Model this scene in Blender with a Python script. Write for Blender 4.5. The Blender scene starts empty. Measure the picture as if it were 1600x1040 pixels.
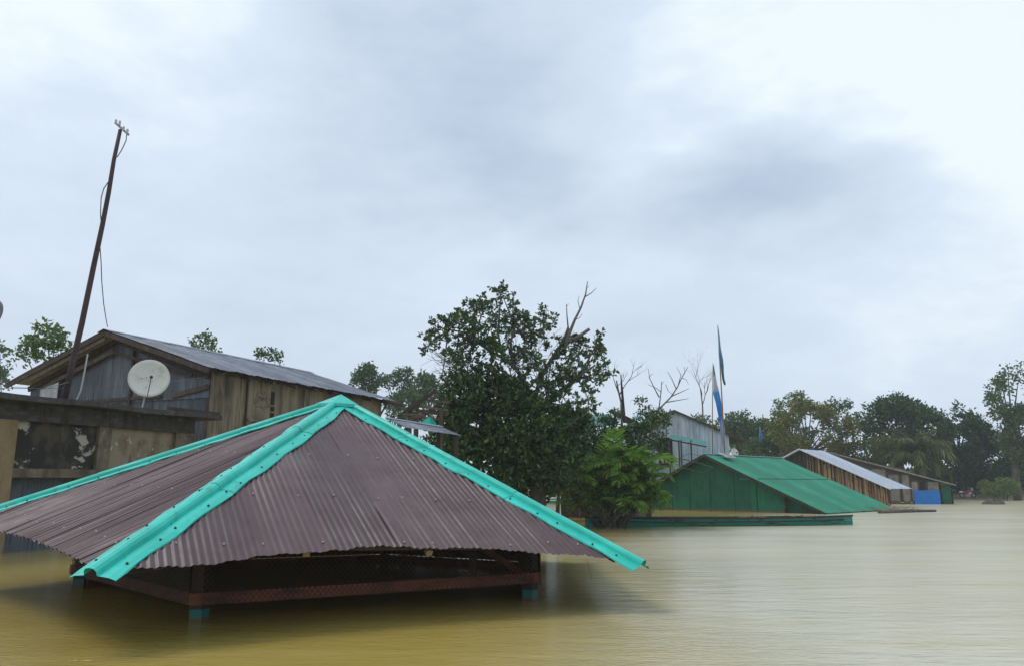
import bpy, math, random
import numpy as np
from mathutils import Vector, Matrix

# ------------------------------------------------------------------ scene, camera, sky, sun, exposure
sc = bpy.context.scene
C = sc.collection
F, CX, CY, HZ, EYE = 1200.0, 800.0, 520.0, 756.0, 1.5
PITCH = math.atan((HZ - CY) / F)
cam_d = bpy.data.cameras.new('camera'); cam = bpy.data.objects.new('camera', cam_d); C.objects.link(cam)
cam_d.sensor_width = 36; cam_d.lens = 36 * F / 1600; cam_d.clip_start = .05; cam_d.clip_end = 3000
cam.location = (0, 0, EYE); cam.rotation_euler = (math.pi / 2 + PITCH, 0, 0)
sc.camera = cam
sc.view_settings.view_transform = 'Standard'; sc.view_settings.look = 'None'
sc.view_settings.exposure = 0; sc.view_settings.gamma = 1
sc.render.engine = 'CYCLES'
sc.cycles.use_denoising = True
sc.cycles.max_bounces = 6; sc.cycles.diffuse_bounces = 3; sc.cycles.glossy_bounces = 3
sc.cycles.transmission_bounces = 3; sc.cycles.volume_bounces = 1; sc.cycles.transparent_max_bounces = 6
try: sc.cycles.volume_step_rate = 4.0
except Exception: pass
SUN_EL, SUN_AZ = math.radians(58), math.radians(-80)      # azimuth clockwise from +Y

def ray(px, py):
    dx, dy = (px - CX) / F, (CY - py) / F
    c, s = math.cos(PITCH), math.sin(PITCH)
    return Vector((dx, c - dy * s, s + dy * c))
def at(px, py, Y):
    d = ray(px, py); return Vector((0, 0, EYE)) + d * (Y / d.y)
def onz(px, py, z):
    d = ray(px, py); return Vector((0, 0, EYE)) + d * ((z - EYE) / d.z)
def onplane(px, py, P0, N):
    d = ray(px, py); o = Vector((0, 0, EYE)); return o + d * ((P0 - o).dot(N) / d.dot(N))
def mpp(Y): return Y / F                                  # metres per photo pixel at depth Y

world = bpy.data.worlds.new('World'); sc.world = world; world.use_nodes = True
def build_sky():
    nt = world.node_tree; N, L = nt.nodes, nt.links; N.clear()
    out = N.new('ShaderNodeOutputWorld'); bg = N.new('ShaderNodeBackground'); L.new(bg.outputs[0], out.inputs[0])
    tc = N.new('ShaderNodeTexCoord')
    sky = N.new('ShaderNodeTexSky'); sky.sky_type = 'NISHITA'; sky.sun_disc = False
    sky.sun_elevation = SUN_EL; sky.sun_rotation = SUN_AZ; sky.air_density = 1.5; sky.dust_density = 4
    sk = N.new('ShaderNodeVectorMath'); sk.operation = 'SCALE'; sk.inputs['Scale'].default_value = .08
    L.new(sky.outputs[0], sk.inputs[0])
    # direction, squeezed towards the horizon like a cloud ceiling, and warped by noise
    sep = N.new('ShaderNodeSeparateXYZ'); L.new(tc.outputs['Generated'], sep.inputs[0])
    def mth(op, a, b=None, clamp=False):
        m = N.new('ShaderNodeMath'); m.operation = op; m.use_clamp = clamp
        for i, v in enumerate((a, b)):
            if v is None: continue
            if isinstance(v, (int, float)): m.inputs[i].default_value = v
            else: L.new(v, m.inputs[i])
        return m.outputs[0]
    def noise(scale, detail, rough, off=(0, 0, 0), stretch=(1, 1, 1.7)):
        mp = N.new('ShaderNodeMapping'); mp.inputs['Location'].default_value = off; mp.inputs['Scale'].default_value = stretch
        L.new(tc.outputs['Generated'], mp.inputs[0])
        n = N.new('ShaderNodeTexNoise'); n.inputs['Scale'].default_value = scale; n.inputs['Detail'].default_value = detail
        n.inputs['Roughness'].default_value = rough; L.new(mp.outputs[0], n.inputs['Vector']); return n
    warp = noise(2.6, 4, .55, (3, 1, 7))
    wv = N.new('ShaderNodeVectorMath'); wv.operation = 'SUBTRACT'; L.new(warp.outputs['Color'], wv.inputs[0]); wv.inputs[1].default_value = (.5, .5, .5)
    ws = N.new('ShaderNodeVectorMath'); ws.operation = 'SCALE'; ws.inputs['Scale'].default_value = .32; L.new(wv.outputs[0], ws.inputs[0])
    wd = N.new('ShaderNodeVectorMath'); wd.operation = 'ADD'; L.new(tc.outputs['Generated'], wd.inputs[0]); L.new(ws.outputs[0], wd.inputs[1])
    def blob(px, py, r, sx=1, sz=1):
        d = ray(px, py).normalized()
        s = N.new('ShaderNodeVectorMath'); s.operation = 'SUBTRACT'; L.new(wd.outputs[0], s.inputs[0]); s.inputs[1].default_value = d
        m = N.new('ShaderNodeVectorMath'); m.operation = 'MULTIPLY'; L.new(s.outputs[0], m.inputs[0]); m.inputs[1].default_value = (1 / sx, 1, 1 / sz)
        ln = N.new('ShaderNodeVectorMath'); ln.operation = 'LENGTH'; L.new(m.outputs[0], ln.inputs[0])
        mr = N.new('ShaderNodeMapRange'); mr.interpolation_type = 'SMOOTHSTEP'
        mr.inputs['From Min'].default_value = r; mr.inputs['From Max'].default_value = 0
        L.new(ln.outputs['Value'], mr.inputs['Value']); return mr.outputs[0]
    f = noise(2.2, 6, .5, (1.3, 4.2, .7)); f2 = noise(6., 7, .58, (5, 2, 1), (1, 1, 2.2))
    v = mth('ADD', mth('MULTIPLY', mth('SUBTRACT', f.outputs['Fac'], .5), .75), mth('MULTIPLY', mth('SUBTRACT', f2.outputs['Fac'], .5), .80))
    v = mth('ADD', v, .46)
    el = N.new('ShaderNodeMapRange'); el.inputs['From Min'].default_value = .0; el.inputs['From Max'].default_value = .6
    el.inputs['To Min'].default_value = .11; el.inputs['To Max'].default_value = .16; L.new(sep.outputs['Z'], el.inputs['Value'])
    v = mth('ADD', v, el.outputs[0])
    for px, py, r, w, sx, sz in ((1330, 100, .32, .50, 1.5, .8), (1560, 330, .30, .30, 1, 1.1), (120, 20, .36, .22, 1, 1),
                                 (1240, 290, .18, -.60, 1.3, .8), (940, 330, .21, -.42, 1.7, .6), (720, 140, .25, -.42, 1.2, 1.0), (420, 420, .4, -.05, 1.5, .7)):
        v = mth('ADD', v, mth('MULTIPLY', blob(px, py, r, sx, sz), w))
    cr = N.new('ShaderNodeValToRGB'); L.new(v, cr.inputs[0]); e = cr.color_ramp
    e.elements[0].position = .0; e.elements[0].color = (.48, .58, .745, 1)
    e.elements[1].position = 1.; e.elements[1].color = (.90, 1.0, 1.05, 1)
    m = e.elements.new(.42); m.color = (.64, .745, .885, 1)
    m = e.elements.new(.72); m.color = (.72, .83, .97, 1)
    mix = N.new('ShaderNodeMix'); mix.data_type = 'RGBA'; mix.inputs['Factor'].default_value = .93
    L.new(sk.outputs[0], mix.inputs[6]); L.new(cr.outputs[0], mix.inputs[7])
    L.new(mix.outputs[2], bg.inputs['Color']); bg.inputs['Strength'].default_value = 1.03
build_sky()
sun_d = bpy.data.lights.new('sun', 'SUN'); sun = bpy.data.objects.new('sun', sun_d); C.objects.link(sun)
sun_d.energy = 1.4; sun_d.angle = math.radians(25); sun_d.color = (1, .97, .93)
sd = Vector((math.sin(SUN_AZ) * math.cos(SUN_EL), math.cos(SUN_AZ) * math.cos(SUN_EL), math.sin(SUN_EL)))
sun.rotation_euler = (-sd).to_track_quat('-Z', 'Y').to_euler(); sun.location = (20, 20, 40)

# ------------------------------------------------------------------ materials
def pmat(name, base, layers=(), rough=.6, metal=0, bump=None, vary=0., spec=.5, rvar=0, island=0., tide=0.):
    """layers: (colour, (sx,sy,sz), detail, lo, hi[, w]) mixed over the base where noise passes lo..hi"""
    m = bpy.data.materials.new(name); m.use_nodes = True
    nt = m.node_tree; N, L = nt.nodes, nt.links; p = N['Principled BSDF']
    tc = N.new('ShaderNodeTexCoord'); col = None
    def noise(sc_, det, k):
        mp = N.new('ShaderNodeMapping'); mp.inputs['Scale'].default_value = sc_; mp.inputs['Location'].default_value = (k * 3.7, k * 1.9, k * 5.1)
        L.new(tc.outputs['Object'], mp.inputs[0])
        n = N.new('ShaderNodeTexNoise'); n.inputs['Scale'].default_value = 1; n.inputs['Detail'].default_value = det; n.inputs['Roughness'].default_value = .62
        L.new(mp.outputs[0], n.inputs['Vector']); return n.outputs['Fac']
    rgb = N.new('ShaderNodeRGB'); rgb.outputs[0].default_value = (*base, 1); col = rgb.outputs[0]
    for k, l in enumerate(layers):
        f = noise(l[1], l[2], k + 1)
        mr = N.new('ShaderNodeMapRange'); mr.inputs['From Min'].default_value = l[3]; mr.inputs['From Max'].default_value = l[4]
        mr.inputs['To Max'].default_value = l[5] if len(l) > 5 else 1.
        L.new(f, mr.inputs['Value'])
        mx = N.new('ShaderNodeMix'); mx.data_type = 'RGBA'; L.new(mr.outputs[0], mx.inputs['Factor'])
        L.new(col, mx.inputs[6]); mx.inputs[7].default_value = (*l[0], 1); col = mx.outputs[2]
    if vary or island:
        src = N.new('ShaderNodeObjectInfo').outputs['Random'] if vary else N.new('ShaderNodeNewGeometry').outputs['Random Per Island']
        a = vary or island
        mr = N.new('ShaderNodeMapRange'); mr.inputs['To Min'].default_value = 1 - a; mr.inputs['To Max'].default_value = 1 + a; L.new(src, mr.inputs['Value'])
        hs = N.new('ShaderNodeHueSaturation'); L.new(mr.outputs[0], hs.inputs['Value']); L.new(col, hs.inputs['Color']); col = hs.outputs[0]
    if tide:                                   # silt left by the flood, a ragged line
        g = N.new('ShaderNodeNewGeometry'); sp = N.new('ShaderNodeSeparateXYZ'); L.new(g.outputs['Position'], sp.inputs[0])
        ma = N.new('ShaderNodeMath'); ma.operation = 'MULTIPLY_ADD'; L.new(noise((2.5, 2.5, 6), 5, 13), ma.inputs[0]); ma.inputs[1].default_value = -tide * 1.6; L.new(sp.outputs['Z'], ma.inputs[2])
        mr = N.new('ShaderNodeMapRange'); mr.inputs['From Min'].default_value = tide * .35; mr.inputs['From Max'].default_value = -tide * .15; L.new(ma.outputs[0], mr.inputs['Value'])
        mx = N.new('ShaderNodeMix'); mx.data_type = 'RGBA'; L.new(mr.outputs[0], mx.inputs['Factor']); L.new(col, mx.inputs[6]); mx.inputs[7].default_value = (.105, .078, .035, 1); col = mx.outputs[2]
    L.new(col, p.inputs['Base Color'])
    p.inputs['Roughness'].default_value = rough; p.inputs['Metallic'].default_value = metal; p.inputs['Specular IOR Level'].default_value = spec
    if rvar:
        f = noise((2, 2, 2), 5, 9); mr = N.new('ShaderNodeMapRange'); mr.inputs['From Min'].default_value = .3; mr.inputs['From Max'].default_value = .7
        mr.inputs['To Min'].default_value = rough - rvar; mr.inputs['To Max'].default_value = rough + rvar; L.new(f, mr.inputs['Value']); L.new(mr.outputs[0], p.inputs['Roughness'])
    if bump:
        f = noise(bump[0], 6, 11); b = N.new('ShaderNodeBump'); b.inputs['Strength'].default_value = bump[1]; b.inputs['Distance'].default_value = bump[2]
        L.new(f, b.inputs['Height']); L.new(b.outputs[0], p.inputs['Normal'])
    return m
def leafmat(name, c1, c2, c3=None, rough=.45, trans=.25, spec=.4):
    m = bpy.data.materials.new(name); m.use_nodes = True
    nt = m.node_tree; N, L = nt.nodes, nt.links; p = N['Principled BSDF']
    g = N.new('ShaderNodeNewGeometry'); cr = N.new('ShaderNodeValToRGB'); L.new(g.outputs['Random Per Island'], cr.inputs[0])
    e = cr.color_ramp; e.elements[0].color = (*c1, 1); e.elements[1].color = (*c2, 1)
    if c3: e.elements[1].position = .85; x = e.elements.new(1.); x.color = (*c3, 1)
    L.new(cr.outputs[0], p.inputs['Base Color']); p.inputs['Roughness'].default_value = rough; p.inputs['Specular IOR Level'].default_value = spec
    t = N.new('ShaderNodeBsdfTranslucent'); L.new(cr.outputs[0], t.inputs['Color'])
    mx = N.new('ShaderNodeMixShader'); mx.inputs[0].default_value = trans
    L.new(p.outputs[0], mx.inputs[1]); L.new(t.outputs[0], mx.inputs[2]); L.new(mx.outputs[0], N['Material Output'].inputs[0])
    return m
def bandmat(name, stops, rough=.7):
    m = bpy.data.materials.new(name); m.use_nodes = True
    nt = m.node_tree; N, L = nt.nodes, nt.links; p = N['Principled BSDF']
    tc = N.new('ShaderNodeTexCoord'); s = N.new('ShaderNodeSeparateXYZ'); L.new(tc.outputs['Generated'], s.inputs[0])
    cr = N.new('ShaderNodeValToRGB'); L.new(s.outputs['Z'], cr.inputs[0]); e = cr.color_ramp
    e.elements[0].position, e.elements[0].color = stops[0][0], (*stops[0][1], 1)
    e.elements[1].position, e.elements[1].color = stops[-1][0], (*stops[-1][1], 1)
    for q, c in stops[1:-1]: x = e.elements.new(q); x.color = (*c, 1)
    L.new(cr.outputs[0], p.inputs['Base Color']); p.inputs['Roughness'].default_value = rough
    return m
M = {}
M['roof_brown'] = pmat('roof_brown', (.078, .039, .041), [((.112, .070, .070), (1.3, 1.3, 1.3), 6, .45, .75, .8), ((.05, .03, .032), (9, 9, 2), 5, .56, .72, .6), ((.16, .12, .11), (22, 22, 22), 3, .68, .8, .5), ((.12, .045, .028), (3.2, 3.2, 3.2), 8, .62, .74, .55), ((.19, .16, .13), (.9, .9, .9), 7, .56, .75, .35)], rough=.46, rvar=.14, vary=.24, bump=((30, 30, 30), .12, .004), spec=.45)
M['teal_cap'] = pmat('teal_cap', (.012, .46, .36), [((.03, .58, .47), (1.6, 1.6, 1.6), 5, .42, .65), ((.02, .27, .21), (5, 5, 5), 7, .56, .72, .75), ((.16, .13, .09), (11, 11, 11), 6, .66, .74, .6), ((.34, .56, .50), (24, 24, 24), 3, .66, .78, .5)], rough=.34, rvar=.12, bump=((12, 12, 12), .12, .006))
M['teal_post'] = pmat('teal_post', (.012, .155, .14), [((.04, .12, .10), (6, 6, 6), 6, .5, .7), ((.3, .3, .25), (20, 20, 20), 4, .68, .75)], rough=.7, bump=((20, 20, 20), .4, .01), tide=.07)
M['rail_brown'] = pmat('rail_brown', (.20, .062, .030), [((.06, .022, .015), (3, 3, 9), 6, .45, .65), ((.24, .12, .07), (14, 14, 14), 5, .62, .75, .7)], rough=.75, bump=((20, 20, 20), .5, .01), vary=.12)
M['dark_wood'] = pmat('dark_wood', (.055, .036, .026), [((.10, .075, .055), (5, 5, 2), 5, .5, .7)], rough=.85, bump=((15, 15, 5), .5, .01), vary=.2)
M['pale_wood'] = pmat('pale_wood', (.33, .23, .12), [((.2, .13, .07), (8, 8, 3), 5, .5, .7)], rough=.8, vary=.2)
M['old_timber'] = pmat('old_timber', (.13, .10, .07), [((.07, .052, .038), (6, 6, 3), 5, .45, .65)], rough=.85, vary=.2)
M['awning_teal'] = pmat('awning_teal', (.010, .16, .135), [((.02, .15, .13), (3, 3, 3), 5, .5, .7)], rough=.5)
M['wire'] = pmat('wire', (.10, .075, .06), rough=.6, metal=.4)
M['screw'] = pmat('screw', (.40, .36, .36), rough=.45, metal=.7)
M['galv'] = pmat('galv', (.125, .14, .17), [((.20, .22, .26), (1.6, 1.6, 1.6), 5, .42, .62), ((.07, .065, .07), (9, 9, .7), 6, .52, .7, .8), ((.15, .085, .05), (4, 4, 4), 6, .64, .78, .8)], rough=.5, metal=.25, vary=.22, rvar=.12)
M['galv_wall'] = pmat('galv_wall', (.085, .10, .125), [((.15, .17, .205), (3, 3, .5), 5, .45, .65), ((.035, .036, .045), (12, 12, .9), 6, .52, .68, .85), ((.16, .10, .07), (5, 5, 3), 6, .66, .78, .8)], rough=.55, metal=.15, vary=.35)
M['galv_pale'] = pmat('galv_pale', (.48, .51, .56), [((.30, .32, .36), (7, 7, .6), 6, .45, .65), ((.60, .63, .68), (3, 3, .8), 5, .55, .7), ((.17, .15, .14), (14, 14, 1.2), 6, .60, .72, .7)], rough=.5, metal=.1, vary=.18)
M['tin_bright'] = pmat('tin_bright', (.44, .49, .57), [((.30, .34, .40), (3, 3, 3), 5, .5, .7), ((.8, .84, .9), (8, 8, 8), 4, .6, .75)], rough=.32, metal=.35, vary=.1)
M['plywood'] = pmat('plywood', (.26, .215, .145), [((.16, .125, .08), (9, 9, .8), 6, .42, .64), ((.055, .042, .03), (1.6, 1.6, .45), 7, .48, .66, .9), ((.32, .28, .21), (14, 14, 1), 5, .58, .72, .6)], rough=.85, vary=.2, bump=((40, 40, 4), .3, .004))
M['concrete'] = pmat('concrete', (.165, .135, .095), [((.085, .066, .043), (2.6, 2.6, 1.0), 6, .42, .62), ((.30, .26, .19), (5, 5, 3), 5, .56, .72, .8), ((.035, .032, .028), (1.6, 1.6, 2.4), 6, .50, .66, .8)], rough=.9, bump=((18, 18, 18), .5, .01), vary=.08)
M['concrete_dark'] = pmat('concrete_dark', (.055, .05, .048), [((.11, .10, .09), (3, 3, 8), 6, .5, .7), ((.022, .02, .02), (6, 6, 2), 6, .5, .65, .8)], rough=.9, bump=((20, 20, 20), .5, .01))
M['panel_mould'] = pmat('panel_mould', (.065, .052, .035), [((.015, .016, .014), (1.9, 1.9, 1.6), 6, .44, .56, .9), ((.15, .105, .055), (3.1, 3.1, .8), 5, .58, .72, .8), ((.44, .42, .36), (2.0, 2.0, 2.3), 8, .575, .60, .85)], rough=.85, bump=((22, 22, 22), .4, .008))
M['panel_pale'] = pmat('panel_pale', (.26, .22, .155), [((.16, .115, .06), (2.5, 2.5, 1.6), 6, .45, .62), ((.09, .075, .05), (4, 4, 1.5), 6, .56, .7, .7), ((.60, .57, .50), (5, 5, 4.5), 8, .63, .65, .85)], rough=.85, bump=((22, 22, 22), .4, .008))
M['ochre'] = pmat('ochre', (.27, .20, .11), [((.22, .15, .07), (5, 5, 3), 6, .45, .65), ((.10, .075, .05), (9, 9, 4), 6, .58, .72, .7)], rough=.85, bump=((18, 18, 18), .4, .008))
M['green_wall'] = pmat('green_wall', (.004, .115, .056), [((.003, .075, .042), (1.2, 1.2, 1.2), 5, .45, .65), ((.012, .17, .08), (6, 6, .8), 5, .55, .75, .6)], rough=.6, vary=.22, tide=.11, spec=.3)
M['green_roof'] = pmat('green_roof', (.008, .19, .105), [((.014, .235, .135), (.9, .9, .9), 5, .45, .65), ((.008, .15, .085), (3.5, 3.5, 3.5), 6, .56, .7, .7)], rough=.55, vary=.2, spec=.3)
M['bamboo'] = pmat('bamboo', (.29, .185, .09), [((.17, .10, .045), (9, 9, 2), 5, .45, .65), ((.08, .05, .03), (4, 4, 3), 6, .58, .7)], rough=.75, vary=.45, tide=.25)
M['black_void'] = pmat('black_void', (.02, .016, .013), rough=.95)
M['mud_wall'] = pmat('mud_wall', (.27, .235, .19), [((.18, .15, .12), (3, 3, 2), 6, .45, .65), ((.34, .31, .26), (5, 5, 5), 5, .6, .75)], rough=.9, vary=.15, tide=.25)
M['blue_sheet'] = pmat('blue_sheet', (.0, .19, .60), [((.0, .15, .50), (1.5, 1.5, 1.5), 4, .45, .65)], rough=.45, bump=((1.5, 1.5, 1.5), .6, .08))
M['grey_roof'] = pmat('grey_roof', (.15, .14, .135), [((.09, .08, .075), (3, 3, 3), 6, .45, .65), ((.22, .21, .21), (8, 8, 8), 5, .58, .72)], rough=.7, vary=.2)
M['dish'] = pmat('dish', (.62, .60, .53), [((.45, .42, .33), (3, 3, 3), 6, .52, .7), ((.28, .22, .13), (14, 14, 14), 5, .66, .74, .7)], rough=.55)
M['dish_dark'] = pmat('dish_dark', (.09, .09, .10), rough=.6)
M['metal_grey'] = pmat('metal_grey', (.35, .35, .36), [((.2, .13, .08), (20, 20, 20), 5, .55, .7)], rough=.5, metal=.4)
M['black_plastic'] = pmat('black_plastic', (.012, .012, .014), rough=.5)
M['cable'] = pmat('cable', (.13, .13, .15), rough=.6)
M['white_cable'] = pmat('white_cable', (.5, .5, .5), rough=.6)
M['pole_rust'] = pmat('pole_rust', (.062, .032, .034), [((.035, .022, .024), (3, 3, 1), 5, .45, .65), ((.11, .07, .065), (12, 12, 4), 5, .6, .75)], rough=.75, bump=((20, 20, 6), .4, .01))
M['bark'] = pmat('bark', (.075, .062, .05), [((.14, .125, .105), (5, 5, 2), 6, .5, .68), ((.035, .028, .022), (9, 9, 2), 6, .55, .7)], rough=.9, bump=((18, 18, 5), .6, .02))
M['bark_dead'] = pmat('bark_dead', (.12, .10, .085), [((.20, .18, .16), (6, 6, 3), 5, .5, .7)], rough=.9)
M['boat_teal'] = pmat('boat_teal', (.02, .24, .17), [((.05, .04, .03), (1.2, 1.2, 9), 6, .54, .64), ((.04, .25, .18), (2.5, 2.5, 8), 5, .56, .7), ((.09, .04, .025), (2, 2, 5), 6, .62, .72)], rough=.7)
M['boat_dark'] = pmat('boat_dark', (.028, .022, .020), [((.10, .085, .075), (2, 2, 8), 5, .55, .72)], rough=.8)
M['white_paint'] = pmat('white_paint', (.7, .71, .74), [((.5, .5, .5), (5, 5, 5), 5, .5, .7)], rough=.5)
M['mud'] = pmat('mud', (.20, .155, .085), [((.10, .085, .045), (1, 1, 1), 6, .45, .65), ((.06, .085, .03), (.5, .5, .5), 6, .5, .65)], rough=.9, bump=((3, 3, 3), .5, .05))
M['solar'] = pmat('solar', (.02, .025, .05), rough=.2)
M['foam'] = pmat('foam', (.55, .48, .27), rough=.8)
M['rubber'] = pmat('rubber', (.02, .02, .02), rough=.8)
M['red_paint'] = pmat('red_paint', (.32, .03, .03), rough=.35)
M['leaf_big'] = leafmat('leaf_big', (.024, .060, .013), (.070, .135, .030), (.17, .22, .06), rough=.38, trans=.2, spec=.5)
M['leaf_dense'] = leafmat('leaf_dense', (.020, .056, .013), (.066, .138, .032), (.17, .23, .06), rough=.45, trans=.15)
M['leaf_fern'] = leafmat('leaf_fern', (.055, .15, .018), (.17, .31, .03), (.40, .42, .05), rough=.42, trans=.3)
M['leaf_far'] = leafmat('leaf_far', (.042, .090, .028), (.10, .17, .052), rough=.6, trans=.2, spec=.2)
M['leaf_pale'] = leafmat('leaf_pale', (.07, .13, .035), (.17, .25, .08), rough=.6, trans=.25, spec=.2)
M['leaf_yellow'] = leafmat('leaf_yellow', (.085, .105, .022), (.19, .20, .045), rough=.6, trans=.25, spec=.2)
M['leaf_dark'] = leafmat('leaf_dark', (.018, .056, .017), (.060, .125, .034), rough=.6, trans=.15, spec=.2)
M['leaf_bush'] = leafmat('leaf_bush', (.08, .15, .035), (.20, .28, .08), rough=.6, trans=.25, spec=.2)
M['leaf_palm'] = leafmat('leaf_palm', (.055, .085, .025), (.14, .17, .045), (.24, .23, .07), rough=.5, trans=.25)
M['flag_teal'] = bandmat('flag_teal', [(0, (.07, .22, .30)), (.45, (.12, .30, .46)), (.62, (.30, .46, .62)), (1, (.16, .24, .36))])
M['flag_blue'] = bandmat('flag_blue', [(0, (.45, .52, .72)), (.30, (.40, .50, .76)), (.40, (.03, .24, .72)), (.68, (.06, .38, .85)), (.72, (.62, .60, .66)), (.86, (.60, .60, .66)), (.9, (.05, .22, .22)), (1, (.05, .18, .20))])
M['flag_small'] = bandmat('flag_small', [(0, (.06, .2, .5)), (.5, (.12, .24, .5)), (1, (.3, .38, .55))])

def water_material():
    m = bpy.data.materials.new('flood_water'); m.use_nodes = True
    nt = m.node_tree; N, L = nt.nodes, nt.links; p = N['Principled BSDF']
    tc = N.new('ShaderNodeTexCoord')
    def noise(scale, det, loc=(0, 0, 0), rough=.55, dist=0):
        mp = N.new('ShaderNodeMapping'); mp.inputs['Scale'].default_value = scale; mp.inputs['Location'].default_value = loc
        mp.inputs['Rotation'].default_value = (0, 0, .12)
        L.new(tc.outputs['Object'], mp.inputs[0]); n = N.new('ShaderNodeTexNoise'); n.inputs['Scale'].default_value = 1
        n.inputs['Detail'].default_value = det; n.inputs['Roughness'].default_value = rough; n.inputs['Distortion'].default_value = dist
        L.new(mp.outputs[0], n.inputs['Vector']); return n.outputs['Fac']
    def rng(v, a, b, c, d):
        r = N.new('ShaderNodeMapRange'); r.interpolation_type = 'SMOOTHSTEP'
        for k, x in zip(('From Min', 'From Max', 'To Min', 'To Max'), (a, b, c, d)): r.inputs[k].default_value = x
        L.new(v, r.inputs['Value']); return r.outputs[0]
    # ochre silt near the houses; open water painted paler, standing in for reflected sky
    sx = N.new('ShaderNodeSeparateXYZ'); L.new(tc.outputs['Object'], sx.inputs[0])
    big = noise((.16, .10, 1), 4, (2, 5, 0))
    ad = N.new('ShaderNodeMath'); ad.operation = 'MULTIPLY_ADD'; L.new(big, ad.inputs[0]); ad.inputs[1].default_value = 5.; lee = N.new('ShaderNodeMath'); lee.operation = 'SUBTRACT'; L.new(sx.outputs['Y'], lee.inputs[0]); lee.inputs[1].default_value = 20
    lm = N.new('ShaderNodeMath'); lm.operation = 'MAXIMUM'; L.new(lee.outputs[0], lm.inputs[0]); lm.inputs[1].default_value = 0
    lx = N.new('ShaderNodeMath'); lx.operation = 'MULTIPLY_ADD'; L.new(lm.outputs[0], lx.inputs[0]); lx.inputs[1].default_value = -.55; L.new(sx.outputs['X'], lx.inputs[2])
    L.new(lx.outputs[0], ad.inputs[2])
    sky_pale = rng(ad.outputs[0], 1.2, 6.2, 0, 1)
    mx = N.new('ShaderNodeMix'); mx.data_type = 'RGBA'; L.new(sky_pale, mx.inputs['Factor'])
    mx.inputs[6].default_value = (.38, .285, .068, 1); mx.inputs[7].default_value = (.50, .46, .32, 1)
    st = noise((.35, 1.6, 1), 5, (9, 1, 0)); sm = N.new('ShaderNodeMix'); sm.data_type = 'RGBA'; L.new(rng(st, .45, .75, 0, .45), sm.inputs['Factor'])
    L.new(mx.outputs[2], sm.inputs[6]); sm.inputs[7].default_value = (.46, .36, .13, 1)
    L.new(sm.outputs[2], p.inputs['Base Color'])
    p.inputs['IOR'].default_value = 1.333; p.inputs['Specular IOR Level'].default_value = .5
    ra = N.new('ShaderNodeMath'); ra.operation = 'ADD'; L.new(rng(noise((.12, .5, 1), 4, (4, 8, 0)), .35, .65, .04, .10), ra.inputs[0])
    L.new(rng(ad.outputs[0], 2., 9., 0, .17), ra.inputs[1]); L.new(ra.outputs[0], p.inputs['Roughness'])
    b1 = N.new('ShaderNodeBump'); b1.inputs['Distance'].default_value = .045; L.new(rng(ad.outputs[0], 1., 8., .20, .45), b1.inputs['Strength'])
    L.new(noise((1.1, 3.6, 1), 5, (0, 0, 0), .55, .3), b1.inputs['Height'])
    b2 = N.new('ShaderNodeBump'); b2.inputs['Distance'].default_value = .011
    L.new(rng(noise((.22, .18, 1), 3, (7, 3, 0)), .38, .66, .25, 1.), b2.inputs['Strength'])
    L.new(noise((7, 18, 1), 4, (3, 2, 0), .6, .5), b2.inputs['Height']); L.new(b1.outputs[0], b2.inputs['Normal'])
    L.new(b2.outputs[0], p.inputs['Normal'])
    return m
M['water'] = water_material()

# ------------------------------------------------------------------ mesh helpers
def empty(name, loc, label, cat, group=None):
    o = bpy.data.objects.new(name, None); C.objects.link(o); o.location = loc; o.empty_display_size = .2
    return tag(o, label, cat, group)
def tag(o, label, cat, group=None, kind=None):
    if label: o['label'] = label
    if cat: o['category'] = cat
    if group: o['group'] = group
    if kind: o['kind'] = kind
    return o
def root_loc(parent):
    v = Vector((0, 0, 0))
    while parent: v = v + parent.location; parent = parent.parent
    return v
def link_mesh(name, V, Fc, mat, parent=None, base=None, smooth=False):
    """V in world coordinates; stored relative to the thing's base"""
    o0 = root_loc(parent) if parent else Vector(base or (0, 0, 0))
    V = np.asarray(V, float).reshape(-1, 3) - np.array(o0)
    me = bpy.data.meshes.new(name)
    if isinstance(Fc, np.ndarray):
        nf, k = Fc.shape
        me.vertices.add(len(V)); me.vertices.foreach_set('co', V.astype(np.float32).ravel())
        me.loops.add(nf * k); me.loops.foreach_set('vertex_index', Fc.astype(np.int32).ravel())
        me.polygons.add(nf); me.polygons.foreach_set('loop_start', np.arange(nf, dtype=np.int32) * k)
        me.update(calc_edges=True); me.validate()
    else:
        me.from_pydata(V.tolist(), [], Fc); me.update()
    if smooth: me.polygons.foreach_set('use_smooth', [True] * len(me.polygons))
    me.materials.append(M[mat] if isinstance(mat, str) else mat)
    o = bpy.data.objects.new(name, me); C.objects.link(o)
    if parent: o.parent = parent
    else: o.location = o0
    return o
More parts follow.
